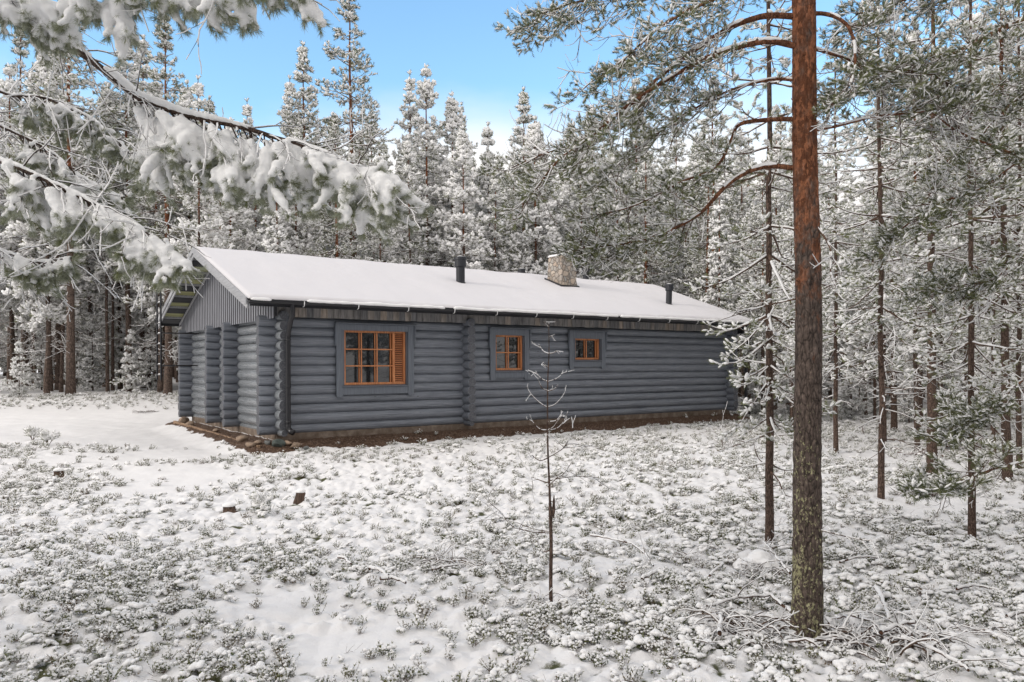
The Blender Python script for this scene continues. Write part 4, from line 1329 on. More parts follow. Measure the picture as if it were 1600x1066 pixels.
def big_trunk(root, H, prof, seed, m, lean=(0, 0), n=64, seg=420):
    rng = np.random.default_rng(seed)
    z = np.linspace(-.25, H, seg)
    th_ = np.arange(n) * 2 * pi / n
    T, Z = np.meshgrid(th_, z)
    r = np.interp(Z, prof[0], prof[1])
    w = worley(T * 14 / (2 * pi) * 1.3, Z * 9, seed) ; w2 = worley(T * 30 / (2 * pi), Z * 22, seed + 5)
    # wrap-safe by fading the seam to the far side of the trunk
    seam = np.minimum(T, 2 * pi - T) / .4; seam = np.clip(seam, 0, 1)
    rel = np.interp(Z, [0, 2.0, 3.5], [1, .75, .45])
    r = r + (0.009 * (0.5 - w) + .004 * (.5 - w2)) * rel * seam + rng.normal(0, .0011, r.shape) * seam
    cx = lean[0] * Z + .02 * np.sin(Z * .8) + .006 * np.sin(Z * 2.9 + 1); cy = lean[1] * Z
    a = Acc()
    V = np.stack([cx + r * np.cos(T + pi / 2), cy + r * np.sin(T + pi / 2), Z], -1).reshape(-1, 3)
    i = np.arange(seg - 1)[:, None] * n; j = np.arange(n)[None, :]; k = (j + 1) % n
    a.add(V, np.stack([i + j, i + k, i + n + k, i + n + j], -1).reshape(-1, 4))
    # flakes of bark peeling off the sides
    for _ in range(260):
        zz = rng.uniform(.3, H * .95); t = rng.uniform(0, 2 * pi); rr = np.interp(zz, prof[0], prof[1]) * 1.0
        c = np.array([lean[0] * zz + .02 * sin(zz * .8) + rr * cos(t), lean[1] * zz + rr * sin(t), zz])
        o_ = np.array([cos(t), sin(t), 0]); s_ = np.array([-sin(t), cos(t), 0]); h = rng.uniform(.006, .02); w_ = rng.uniform(.005, .014); k_ = rng.uniform(.003, .010)
        a.add([c - s_ * w_, c + s_ * w_, c + s_ * w_ * .7 + o_ * k_ + [0, 0, h], c - s_ * w_ * .6 + o_ * k_ * 1.2 + [0, 0, h * .8]], [[0, 1, 2, 3]])
    return a.build('trunk', m, root, smooth=True)
BP = at(1256, 1003)
bigp = empty('pine_tree', BP, 0, 'large pine with orange barked trunk and yellow green lichen, nearest tree in the picture', 'pine tree')
D = float(BP[1])
k_ = D / F
big_trunk(bigp, 9.5, ([-.25, 0, .15, .5, 1.2, 2.4, 3.6, 4.6, 9.5], [33 * k_, 26.5 * k_, 23.6 * k_, 22.0 * k_, 20.6 * k_, 19.4 * k_, 18.0 * k_, 17.2 * k_, 11 * k_]), 5, BARK_BIG, lean=(.0012, 0))
kw = dict(tl=.060, nfrost=.6, snow=.28)
def dd(pts, a, b):  # spread depth along a limb
    n = len(pts) - 1
    return [(x, y, D + a + (b - a) * i / n) for i, (x, y) in enumerate(pts)]
limb(bigp, dd([(1258, 30), (1200, 29), (1150, 45), (1100, 75), (1050, 112), (1005, 150), (960, 192), (900, 232), (815, 265)], 0, .35), .022, .004, 26, .62, 101, t0=.22, down=.35, **kw)
limb(bigp, dd([(1258, 78), (1205, 68), (1150, 78), (1095, 98), (1040, 130), (985, 168), (930, 215), (880, 250), (838, 300)], 0, -.35), .021, .004, 26, .58, 102, t0=.22, down=.35, **kw)
limb(bigp, dd([(1258, 190), (1205, 190), (1158, 197), (1144, 222), (1120, 262), (1065, 285), (1000, 318), (930, 335)], 0, .3), .016, .004, 15, .42, 103, t0=.45, down=.25, **kw)
limb(bigp, dd([(1258, 268), (1195, 264), (1140, 290), (1095, 335), (1040, 365), (990, 378), (950, 384), (905, 386)], 0, .2), .018, .004, 22, .46, 104, t0=.40, down=.15, **kw)
limb(bigp, dd([(1258, -75), (1180, -50), (1080, -30), (980, -12), (900, 8), (845, 28)], 0, .3), .022, .004, 26, .55, 105, t0=.2, down=.45, **kw)
limb(bigp, dd([(1258, 130), (1205, 128), (1130, 150), (1060, 190), (1000, 235), (940, 285)], 0, .55), .012, .003, 16, .5, 106, t0=.25, down=.3, **kw)
limb(bigp, dd([(1258, -40), (1190, -25), (1110, 5), (1040, 40), (985, 85), (935, 120)], 0, -.5), .016, .003, 18, .5, 116, t0=.2, down=.35, **kw)
kw['snow'] = .3
limb(bigp, dd([(1258, 25), (1300, 27), (1328, 45), (1338, 82), (1334, 122), (1322, 142), (1292, 172)], 0, -.1), .015, .004, 12, .38, 107, t0=.3, down=.1, **kw)
limb(bigp, dd([(1258, 210), (1310, 202), (1372, 188), (1440, 182), (1500, 170), (1560, 150)], 0, .5), .011, .003, 15, .45, 108, t0=.3, down=.1, **kw)
limb(bigp, dd([(1258, 75), (1310, 90), (1370, 110), (1440, 120), (1500, 140)], 0, .4), .012, .003, 16, .5, 109, t0=.2, down=.15, **kw)
# bare dead twigs lower on the trunk
def bare(root, pts, r0, r1, seed, forks=4, L=.25, snow=.6, name='dead_branch', m=None):
    rng = np.random.default_rng(seed); P = path_px(pts) - np.array(root.location)
    rad = np.linspace(r0, r1, len(P)); a = Acc(); a.tube(P, rad, 6, 0); snow_strip(a, P, rad, rng, 1, snow * .8, 5, .0006)
    for i in range(forks):
        q, ax = frame_at(P, rng.uniform(.25, 1)); dead_branch(a, q, unit(ax + rng.normal(0, .7, 3)), L * rng.uniform(.5, 1.2), r1 * 1.2, rng, snow, 0, 1, .4, 2)
    return a.build(name, [m or TWIG, SNOW], root, smooth=True)
bare(bigp, dd([(1270, 350), (1290, 375), (1300, 398), (1299, 430), (1308, 455)], -.05, -.15), .009, .004, 3, 5, .25)
bare(bigp, dd([(1250, 470), (1210, 478), (1160, 492), (1110, 508)], 0, .1), .007, .003, 4, 5, .2)
bare(bigp, dd([(1265, 828), (1290, 835), (1330, 845), (1360, 850)], 0, -.3), .006, .002, 5, 6, .2)

# ------------------------------------------------------------------ pine outside the right edge, its limbs reach in
rp_ = pp(1790, 950, 6.2); rpz = float(base_z(rp_[0], 6.2))
rpine = empty('pine_tree', (rp_[0], 6.2, rpz), 0, 'pine whose dark green boughs reach in from the right edge over the thin trunks', 'pine tree')
big_trunk(rpine, 9.0, ([-.25, 0, .5, 4, 9], [.15, .125, .115, .10, .05]), 8, BARK_BIG, n=24, seg=120)
def d2(pts, a, b):
    n = len(pts) - 1
    return [(x, y, a + (b - a) * i / n) for i, (x, y) in enumerate(pts)]
kr = dict(tl=.065, snow=.26, nfrost=.35)
limb(rpine, d2([(1790, -40), (1690, 10), (1600, 38), (1545, 62), (1500, 85), (1440, 95), (1370, 122), (1325, 150)], 6.2, 5.6), .024, .004, 26, .6, 201, t0=.25, down=.25, **kr)
limb(rpine, d2([(1790, 150), (1690, 215), (1600, 247), (1540, 232), (1490, 208), (1455, 184)], 6.2, 5.7), .016, .004, 14, .45, 202, t0=.35, down=.05, **kr)
limb(rpine, d2([(1790, 190), (1690, 225), (1600, 256), (1540, 298), (1480, 322), (1430, 352), (1385, 390)], 6.2, 5.9), .018, .004, 22, .5, 203, t0=.35, down=.1, **kr)
limb(rpine, d2([(1790, 340), (1690, 380), (1600, 405), (1555, 440), (1510, 452), (1470, 462)], 6.2, 6.4), .014, .003, 20, .5, 204, t0=.3, down=.1, **kr)
limb(rpine, d2([(1790, 690), (1690, 700), (1600, 728), (1560, 738), (1515, 755), (1475, 776), (1420, 785)], 6.2, 5.6), .012, .003, 13, .38, 205, t0=.42, down=-.05, tl=.075, snow=.25, nfrost=.3)
limb(rpine, d2([(1790, 560), (1690, 590), (1600, 600), (1550, 640), (1510, 660), (1470, 690)], 6.2, 6.6), .012, .003, 16, .4, 206, t0=.42, down=.05, tl=.08, snow=.3, nfrost=.35)
limb(rpine, d2([(1790, -190), (1690, -120), (1580, -60), (1480, -15), (1400, 12), (1340, 30)], 6.2, 6.3), .020, .004, 26, .65, 207, t0=.2, down=.35, **kr)
limb(rpine, d2([(1790, 60), (1720, 100), (1640, 130), (1580, 170), (1520, 230), (1480, 260)], 6.2, 6.8), .016, .004, 26, .65, 208, t0=.2, down=.25, **kr)

# ------------------------------------------------------------------ pine outside the left edge, heavy snow on its boughs
lx, ly = -4.35, 4.5
lpine = empty('pine_tree', (lx, ly, float(base_z(lx, ly))), 0, 'pine whose boughs thick with soft snow hang in from the upper left corner', 'pine tree')
big_trunk(lpine, 8.0, ([-.25, 0, .5, 4, 8], [.16, .14, .125, .10, .05]), 9, BARK_BIG, n=24, seg=120)
BARK_D = mat('dark_limb_bark', rough=.85, spec=.2, fn=bark_fn(0, 30, (.16, .08, .05), (.085, .058, .045), 0, 2.5))
FROST2 = mat('rimed_needles', (.34, .36, .27), .7, .2)
def snowy_limb(root, pts, r0, r1, nb, L, seed, t0=.25, down=1.0, pillow=.036, tl=.062, topsnow=.026, right=.35, fill=1.0, brown=0, sub=2, nee=46, depth=.35):
    rng = np.random.default_rng(seed); org = np.array(root.location)
    P = path_px(pts) - org; n = len(P)
    rad = r0 + (r1 - r0) * np.linspace(0, 1, n) ** .8
    P = P + np.cumsum(rng.normal(0, .002, P.shape), 0)
    a = Acc(); a.tube(P, rad, 10, 0, jit=.15, rng=rng)
    sn = []                                   # (centre, radius)
    tot = np.linalg.norm(np.diff(P, axis=0), axis=1).sum(); k = int(tot / .014)
    cov = vnoise(np.linspace(0, tot * 5, k), np.zeros(k), seed)
    for i in range(k):
        t = i / (k - 1)
        if cov[i] < .12: continue
        q, ax = frame_at(P, min(t, .99)); r = np.interp(t, np.linspace(0, 1, n), rad)
        s = topsnow * (.65 + .6 * cov[i]) * (1 - .3 * t)
        sn.append((q + np.array([rng.normal(0, .003), rng.normal(0, .003), r * .6 + s * .55]), s, 1.0))
    tf_ = Tufts(); tfb = Tufts()
    def shoot(q, d, l, r, lev):
        pts_ = bent(q, d, l, 7, .55, rng, .28, .15)
        rr = np.linspace(r, r * .45, 7); a.tube(pts_, rr, 5, 0)
        kk = max(4, int(l * .8 / .017)); start = .12 if lev else .25
        big = rng.uniform(.8, 1.3); rng0 = rng.uniform(0, 99)
        for j in range(kk):
            t = start + (1 - start) * j / (kk - 1)
            c, ax = frame_at(pts_, min(t, .99))
            for _ in range(1):
                if rng.random() < .6: tf_.add(c, unit(ax + rng.normal(0, .42, 3)), tl * rng.uniform(.8, 1.15), 0)
            if rng.random() < fill and t < .97:
                w = pillow * big * (.45 + .7 * sin(pi * min(1, t * 1.05)) * (.45 + 1.1 * float(vnoise(t * 5 + rng0, 0, 5)))) * rng.uniform(.93, 1.07)
                off = np.array([rng.normal(.004, .003), rng.normal(-.006, .004), w * .68])
                sn.append((c + off + ax * .01, w, .85))
        e, ax = pts_[-1], unit(pts_[-1] - pts_[-2])
        for _ in range(4): tf_.add(e - ax * .02, unit(ax + rng.normal(0, .35, 3)), tl * 1.1, 0)
        sn.append((e + ax * .012 + np.array([0, 0, pillow * .55]), pillow * big * .75, .9))
        if lev == 0:
            for s_ in range(rng.integers(1, sub + 2)):
                q2, ax2 = frame_at(pts_, rng.uniform(.25, .8))
                shoot(q2, unit(ax2 + np.array([rng.normal(0, .6), rng.normal(0, .5), rng.normal(-.05, .25)])), l * rng.uniform(.35, .6), r * .7, 1)
    for i in range(nb):
        t = t0 + (1 - t0) * (i + rng.random()) / nb
        q, ax = frame_at(P, min(t, .99))
        d = unit(ax * right + np.array([rng.normal(.05, .3), rng.normal(0, depth), -down * rng.uniform(.5, 1.1)]))
        shoot(q, d, L * rng.uniform(.5, 1.1) * (1.12 - .6 * t), .0048, 0)
    # crooked bare twigs
    for i in range(int(nb * 1.5)):
        t = rng.uniform(.1, .95); q, ax = frame_at(P, t)
        dead_branch(a, q, unit(ax + rng.normal(0, .8, 3)), rng.uniform(.15, .5), .0042, rng, .8, 0, 1, .9, 3)
    e, ax = P[-1], unit(P[-1] - P[-3])
    for _ in range(7): tf_.add(e, unit(ax + rng.normal(0, .5, 3)), tl * 1.25, 0)
    for _ in range(5):
        dv = unit(ax + rng.normal(0, .5, 3)); sn.append((e + dv * .035 + [0, 0, .03], pillow * .8, .9))
    br = a.build('branch', [BARK_D, SNOW], root, smooth=True)
    acc = Acc(); NTm = needle_templates(6, nee, .62, .0155, seed + 3, spread=(15, 60))
    tf_.emit(acc, NTm, rng, nfrost=.8)
    acc.build('foliage', [FROST, FROST2, SNOW, TWIG], br)
    C = np.array([s[0] for s in sn]); Rr = np.array([s[1] for s in sn]); fl = np.array([s[2] for s in sn])
    M = np.zeros((len(C), 3, 3)); M[:, 0, 0] = Rr * 1.12; M[:, 1, 1] = Rr * 1.12; M[:, 2, 2] = Rr * fl
    s_ = Acc(); s_.inst(ICO1[0], ICO1[1], C, M, 0)
    so_ = s_.build('snow_pillows', SNOWP, br, smooth=True)
    rm = so_.modifiers.new('fuse', 'REMESH'); rm.mode = 'VOXEL'; rm.voxel_size = .0085; rm.use_smooth_shade = True
    sm_ = so_.modifiers.new('soften', 'SMOOTH'); sm_.iterations = 5; sm_.factor = .5
    tx = bpy.data.textures.new('snow_grain', 'CLOUDS'); tx.noise_scale = .05; tx.noise_depth = 3
    dp = so_.modifiers.new('grain', 'DISPLACE'); dp.texture = tx; dp.strength = .012; dp.mid_level = .5; dp.texture_coords = 'LOCAL'
    return br
def f_snowp(t, b):
    N = NT(t); v = N.coord()
    N.bump(N.math('ADD', N.noise(v, 60, 4, .6), N.math('MULTIPLY', N.noise(v, 240, 2), .4)), b, .4, .008)
SNOWP = mat('clinging_snow', (.83, .83, .825), .75, .2, f_snowp)
snowy_limb(lpine, [(-365, -200, 4.4), (-150, -110, 4.5), (50, 12, 4.6), (150, 88, 4.6), (225, 146, 4.6), (300, 172, 4.6), (400, 197, 4.55), (500, 232, 4.5), (560, 262, 4.45), (598, 266, 4.4)],
           .030, .006, 62, .62, 301, t0=.42, pillow=.026, right=.6, fill=.95, sub=3, topsnow=.026)
snowy_limb(lpine, [(-365, 150, 4.6), (-150, 190, 4.5), (0, 243, 4.4), (80, 275, 4.35), (180, 326, 4.3), (235, 358, 4.25), (268, 385, 4.2)],
           .018, .005, 44, .40, 302, t0=.33, pillow=.021, right=.7, fill=.9, topsnow=.016)
snowy_limb(lpine, [(-365, -400, 4.4), (-100, -150, 4.2), (80, -60, 4.2), (220, -42, 4.2), (350, -45, 4.15), (475, -38, 4.1)],
           .024, .006, 28, .42, 303, t0=.42, pillow=.028, right=.45)
snowy_limb(lpine, [(-365, -60, 5.0), (-150, 40, 5.2), (0, 135, 5.3), (75, 150, 5.3), (150, 185, 5.3), (230, 260, 5.2)],
           .014, .004, 26, .34, 304, t0=.45, pillow=.016, fill=.6, right=.7, topsnow=.012)
snowy_limb(lpine, [(-365, -100, 4.0), (-150, -60, 4.1), (0, -25, 4.2), (60, -5, 4.3), (120, 20, 4.35)],
           .014, .005, 16, .34, 305, t0=.5, pillow=.03, fill=.9, right=.3)
snowy_limb(lpine, [(-365, 330, 5.0), (-120, 350, 5.0), (0, 385, 5.0), (50, 405, 5.0), (110, 400, 5.0)],
           .011, .004, 18, .28, 306, t0=.5, pillow=.016, fill=.6, right=.7, topsnow=.013)
snowy_limb(lpine, [(-365, 60, 4.9), (-150, 120, 4.9), (0, 190, 4.9), (70, 225, 4.9), (130, 275, 4.9), (190, 300, 4.9)],
           .012, .004, 26, .36, 307, t0=.45, pillow=.016, fill=.6, right=.7, topsnow=.012)

# ------------------------------------------------------------------ sapling
sp0 = at(857, 945)
sap = empty('bare_sapling', sp0, 0, 'nearly bare thin sapling with snow on its few upcurved twigs, in front of the windows', 'sapling')
SD = float(sp0[1])
def sapl(pts): return [(x, y, SD) for x, y in pts]
a = Acc(); P = path_px(sapl([(858, 955), (858, 900), (859, 850), (858, 800), (857, 760), (855, 700), (855, 640), (856, 590), (858, 550), (858, 505)])) - sp0
rad = np.interp(np.linspace(0, 1, len(P)), [0, .35, .37, .5, 1], [.0155, .0135, .0105, .008, .0025])
a.tube(P, rad, 9, 0, jit=.1, rng=frng)
kn = pp(862, 800, SD) - sp0; a.tube([kn + [0, 0, -.05], kn + [.005, 0, .0], kn + [.008, 0, .09], kn + [.01, 0, .13]], [.005, .014, .009, .003], 7, 0)
a.build('trunk', BARK_Y, sap, smooth=True)
SB = [([(857, 553), (849, 549), (842, 538)], .9), ([(857, 553), (865, 552), (871, 548)], .9), ([(858, 527), (864, 525), (867, 523)], .9), ([(858, 512), (853, 508), (850, 503)], .5),
      ([(856, 574), (852, 571), (849, 567)], 1), ([(856, 597), (847, 593), (840, 586), (837, 580)], .6), ([(856, 597), (868, 593), (876, 587), (880, 580)], .9),
      ([(855, 611), (847, 607), (842, 597), (840, 590)], .9), ([(855, 612), (865, 609), (872, 602)], .8),
      ([(854, 637), (842, 629), (830, 617), (824, 606), (825, 600)], .95), ([(854, 637), (866, 633), (877, 622), (883, 612)], .9), ([(854, 660), (868, 658), (875, 650), (878, 645)], .7),
      ([(855, 673), (843, 671), (832, 660), (827, 648)], .8), ([(855, 673), (870, 670), (881, 658), (887, 643)], .95), ([(855, 673), (864, 668), (872, 657), (880, 648)], .8),
      ([(855, 755), (845, 752), (835, 748), (828, 745)], .6), ([(855, 760), (868, 748), (880, 740), (893, 722)], .6), ([(855, 752), (880, 747), (910, 745), (935, 748)], .6),
      ([(857, 833), (835, 832), (815, 828), (798, 822), (780, 800), (763, 785), (755, 775)], .6), ([(857, 832), (830, 826), (800, 815), (775, 812)], .5), ([(857, 860), (848, 862), (838, 848), (832, 835)], .5),
      ([(856, 715), (872, 706), (880, 700), (886, 690)], .5), ([(856, 716), (842, 720), (830, 712)], .5)]
for i, (pts, sn_) in enumerate(SB):
    r_ = random.Random(i); k = r_.uniform(-.25, .25)
    pts = [(x, y, SD + k * j / len(pts)) for j, (x, y) in enumerate(pts)]
    bare(sap, pts, .0038 if i < 15 else .0050, .0014 if i < 15 else .0022, 400 + i, 4 if i > 14 else 1, .10 if i < 15 else .25, sn_, name='twig')

# ------------------------------------------------------------------ ground plants (uncountable)
def plant(kind, seed):
    rng = np.random.default_rng(seed); acc = Acc()
    if kind in ('mound', 'low'):
        n = 6 if kind == 'mound' else 4; R_ = .06 if kind == 'mound' else .05; H = .055 if kind == 'mound' else .03
        leaf = []; blobs = []
        for i in range(n):
            an = rng.uniform(0, 6.28); q = R_ * sqrt(rng.random()); h = H * rng.uniform(.6, 1.25)
            top = np.array([q * cos(an), q * sin(an), h])
            acc.tube([[top[0] * .5, top[1] * .5, -.01], top], [.0016, .001], 3, 2)
            for j in range(11):
                p = top * [1.25, 1.25, 0] + [rng.normal(0, .008), rng.normal(0, .008), h * rng.uniform(.25, 1.05)]; aa = rng.uniform(0, 6.28); el = rng.uniform(-.3, .8)
                d = np.array([cos(aa) * cos(el), sin(aa) * cos(el), sin(el)]); s_ = unit(np.cross(d, [0, 0, 1])) * .0075; l = rng.uniform(.018, .032)
                acc.add([p, p + d * l * .5 + s_, p + d * l, p + d * l * .5 - s_], [[0, 1, 2, 3]], 0 if rng.random() < .75 else 1)
            if rng.random() < .93:
                r = rng.uniform(.020, .034) * (1.0 if kind == 'mound' else .8)
                tv, tf2 = BL1[rng.integers(6)]
                M = np.diag([r * rng.uniform(.9, 1.4), r * rng.uniform(.9, 1.3), r * rng.uniform(.55, .8)])
                acc.inst(tv, tf2, [top + [0, 0, r * .25]], M[None], 3)
    elif kind == 'heather':
        for i in range(16):
            an = rng.uniform(0, 6.28); le = rng.uniform(.3, 1.0); h = rng.uniform(.05, .11)
            p0 = np.array([rng.normal(0, .02), rng.normal(0, .02), -.01])
            pts = bent(p0, [cos(an) * le, sin(an) * le, 1], h, 5, .1, rng, .35, .2)
            acc.tube(pts, np.linspace(.0016, .0008, 5), 3, 2)
            for j in range(14):
                q, ax = frame_at(pts, rng.uniform(.25, .99)); d = unit(ax + rng.normal(0, .8, 3)); s_ = unit(np.cross(d, [.1, 0, 1])) * .004; l = .017
                acc.add([q - s_, q + s_, q + d * l], [[0, 1, 2]], 0 if rng.random() < .6 else 1)
            if rng.random() < .75:
                r = rng.uniform(.006, .013); tv, tf2 = BL0[rng.integers(6)]
                acc.inst(tv, tf2, [pts[-1]], np.diag([r * 1.3, r * 1.2, r * .8])[None], 3)
                q, ax = frame_at(pts, .6); acc.inst(tv, tf2, [q], np.diag([r, r, r * .7])[None], 3)
    elif kind == 'twigs':
        for i in range(6):
            an = rng.uniform(0, 6.28)
            pts = bent([rng.normal(0, .03), rng.normal(0, .03), -.01], [cos(an), sin(an), rng.uniform(.6, 2)], rng.uniform(.08, .17), 6, .5, rng, .6, -.1)
            r = np.linspace(.0018, .0009, 6); acc.tube(pts, r, 3, 2); snow_strip(acc, pts, r, rng, 3, .5, 3, .0012)
    o = acc.build('plant_' + kind, [LEAF, LEAF2, TWIG, SNOW], None, smooth=[3], link=False)
    return o
def f_leaf2(t, b):
    N = NT(t)
    N.l(N.ramp(N.orand(), [(0, (.16, .19, .065)), (.5, (.24, .25, .10)), (1, (.18, .13, .07))]), b.inputs['Base Color'])
LEAF2 = mat('frosted_leaves', rough=.6, spec=.3, fn=f_leaf2)
PL = [plant('mound', 1), plant('mound', 2), plant('mound', 3), plant('low', 4), plant('low', 5), plant('heather', 6), plant('heather', 7), plant('heather', 8), plant('twigs', 9), plant('twigs', 10)]
def heath():
    rng = np.random.default_rng(19)
    N_ = 74000
    u_ = rng.random(N_); r = (2.3 ** .95 + u_ * (36 ** .95 - 2.3 ** .95)) ** (1 / .95); an = R(1) * rng.uniform(-40.5, 40.5, N_)
    x = r * np.sin(an); y = r * np.cos(an)
    sm = smooth_snow(x, y); sl_ = soil_mask(x, y); low = fbm(x * 1.3, y * 1.3, 3, 21); mid = fbm(x * .45 + 3, y * .45, 2, 33)
    w = worley(x / .31 + 5, y / .31, 2)
    right = sstep(-1.0, 2.5, x - .12 * y)
    p = (1 - sm) * (1 - sl_ * .9) * np.clip(.26 + 1.2 * (low - .47) + .6 * (mid - .5) + .30 * right * sstep(9, 5, y), .20, 1)
    for e in ((150, 905, .75, .55), (230, 930, .5, .35), (330, 865, .5, .3), (1000, 985, 1.2, .5), (60, 760, 1.0, 1.2), (250, 990, .6, .3), (1420, 880, 1.6, .6), (1500, 960, 1.2, .6)):
        p = np.maximum(p, ellip(*e, x, y) * .95)
    p = p * .76 * (clear_mask(x, y)) * (1 - .30 * sstep(7, 13, r) * (1 - right))
    keep = rng.random(N_) < p
    x, y, r, low, w, rt = x[keep], y[keep], r[keep], low[keep], w[keep], right[keep]
    n = len(x)
    z = base_z(x, y) + .004 + .02 * (.6 - w)
    idx = np.where(rng.random(n) < .06 + .50 * rt * sstep(12, 5, r), np.minimum(9, rng.integers(5, 12, n) % 9 + (rng.random(n) < .1) * 4).clip(5, 9), rng.integers(0, 5, n))
    s_ = rng.uniform(.40, .95, n) * (1 + .022 * np.clip(r - 6, 0, 30))
    rot = np.stack([rng.normal(0, .15, n), rng.normal(0, .15, n), rng.uniform(0, 6.28, n)], -1)
    o = scatter('heath_plants', np.stack([x, y, z], -1), rot, s_, idx, PL)
    tag(o, 'snow capped lingonberry and heather shrubs covering the forest floor', 'ground cover', kind='stuff')
    print('heath', n)
def clear_mask(x, y):
    u, v = to_uv(x, y)
    return 1 - ((u > -.45) & (u < LN + .1) & (v > -.15) & (v < WD + .2)).astype(float)
heath()
# brown litter on the strip of bare soil along the wall
def litter():
    rng = np.random.default_rng(23); acc = Acc(); k = 0
    while k < 5200:
        if rng.random() < .8: u, v = rng.uniform(-.7, LN + .7), rng.uniform(-.8, -.1)
        else: u, v = rng.uniform(-1.0, -.35), rng.uniform(-.6, 5.5)
        p = CB + CU * u + CV * v
        if rng.random() > float(soil_mask(p[0], p[1])): continue
        z = float(base_z(p[0], p[1])); an = rng.uniform(0, 6.28); l = rng.uniform(.02, .075); t = rng.uniform(-.3, .6)
        d = np.array([cos(an), sin(an), t]) * l; q = np.array([p[0], p[1], z + rng.uniform(.0, .04)]); s_ = np.array([-sin(an), cos(an), 0]) * rng.uniform(.002, .006)
        acc.add([q - s_, q + s_, q + s_ + d, q - s_ + d], [[0, 1, 2, 3]]); k += 1
    o = acc.build('pine_litter', STRAW)
    tag(o, 'loose brown needles and bark bits on the bare soil along the cabin wall', 'litter', kind='stuff')
litter()

# ------------------------------------------------------------------ stones, stumps, sticks, brush
def stone(px, py, s, m, label, seed, group=None, flat=.65):
    p = at(px, py); rng = np.random.default_rng(seed)
    v = ICO2[0].copy(); nrm = rng.normal(0, 1, (7, 3)); nrm = unit(nrm)
    for q in nrm:
        dcut = rng.uniform(.55, .85); t = v @ q; v = v - np.where(t > dcut, t - dcut, 0)[:, None] * q
    v = v * (1 + rng.normal(0, .02, (len(v), 1))) * np.array([s * rng.uniform(.9, 1.3), s, s * flat])
    a = Acc(); a.add(v, ICO2[1]); o = a.build('stone', m, None, smooth=True); o.location = (p[0], p[1], p[2] + s * flat * .45); o.rotation_euler = (0, 0, rng.uniform(0, 6))
    return tag(o, label, 'stone', group)
G_ = 'stones along the foot of the gable'
stone(286, 656, .17, ROCKS[0], 'biggest tan stone under the far corner of the gable', 1, G_)
stone(297, 661, .13, ROCKS[0], 'rounded tan stone second from the far gable corner', 2, G_)
stone(378, 686, .13, ROCKS[0], 'tan stone alone by the plank, midway along the gable', 3, G_)
stone(390, 694, .10, ROCKS[0], 'small tan stone close right of the one midway along the gable', 4, G_)
stone(434, 694, .15, ROCKS[2], 'dark green grey stone below the near cabin corner', 5, G_)
stone(449, 692, .10, ROCKS[0], 'pale tan stone just right of the dark green grey stone', 6, G_)
stone(460, 697, .12, ROCKS[0], 'brown tan stone under the downpipe shoe', 7, G_)
stone(417, 691, .09, ROCKS[1], 'small grey stone left of the dark green grey stone', 8, G_)
stone(402, 690, .08, ROCKS[0], 'smallest tan stone in the soil between plank and heath', 9, G_)
stone(478, 700, .08, ROCKS[1], 'small grey stone at the right end of the row by the downpipe', 10, G_)
stone(338, 671, .09, ROCKS[0], 'small tan stone beside the plank below the middle stubs', 11, G_)
STUMPM = mat('stump_wood', rough=.9, fn=wood_fn((.03, .02, .014), (.08, .05, .035), (.16, .10, .07), 2, 1, .4))
def stump(px, py, r, h, label, seed, lean=(0, 0)):
    p = at(px, py); rng = np.random.default_rng(seed); root = empty('tree_stump', p, 0, label, 'stump')
    a = Acc(); n = 16; z = [-.1, 0, h * .5, h]
    th_ = np.arange(n) * 2 * pi / n; V = []
    for i, zz in enumerate(z):
        k = 1.25 if i < 2 else 1.0
        rr = r * k * (1 + rng.normal(0, .07, n)); V.append(np.stack([rr * np.cos(th_) + lean[0] * zz, rr * np.sin(th_) + lean[1] * zz, np.full(n, zz) + (rng.normal(0, h * .10, n) if i == 3 else 0)], -1))
    V = np.concatenate(V); f = [[i * n + j, i * n + (j + 1) % n, (i + 1) * n + (j + 1) % n, (i + 1) * n + j] for i in range(3) for j in range(n)]
    a.add(V, f); a.F.append((np.array([[3 * n + j for j in range(n)]]), 0))
    a.build('wood', STUMPM, root)
    s_ = Acc(); tv, tf2 = ICO2; v = tv * [r * 1.08, r * 1.08, .04]; v[:, 2] = np.maximum(v[:, 2], -.012) + .004 * fbm(v[:, 0] * 20, v[:, 1] * 20, 2, seed); s_.add(v + [lean[0] * h, lean[1] * h, h + .012], tf2)
    s_.build('snow_cap', SNOW, root, smooth=True)
stump(90, 740, .07, .10, 'low cut stump with flat snow cap on the left edge of the heath', 1)
stump(465, 783, .06, .14, 'tallest stump, dark and splintered, in the heath below the cabin corner', 2, (.2, .1))
stump(358, 797, .075, .075, 'dark low stump tilted under snow, left of the tallest splintered stump', 3, (-.3, .1))
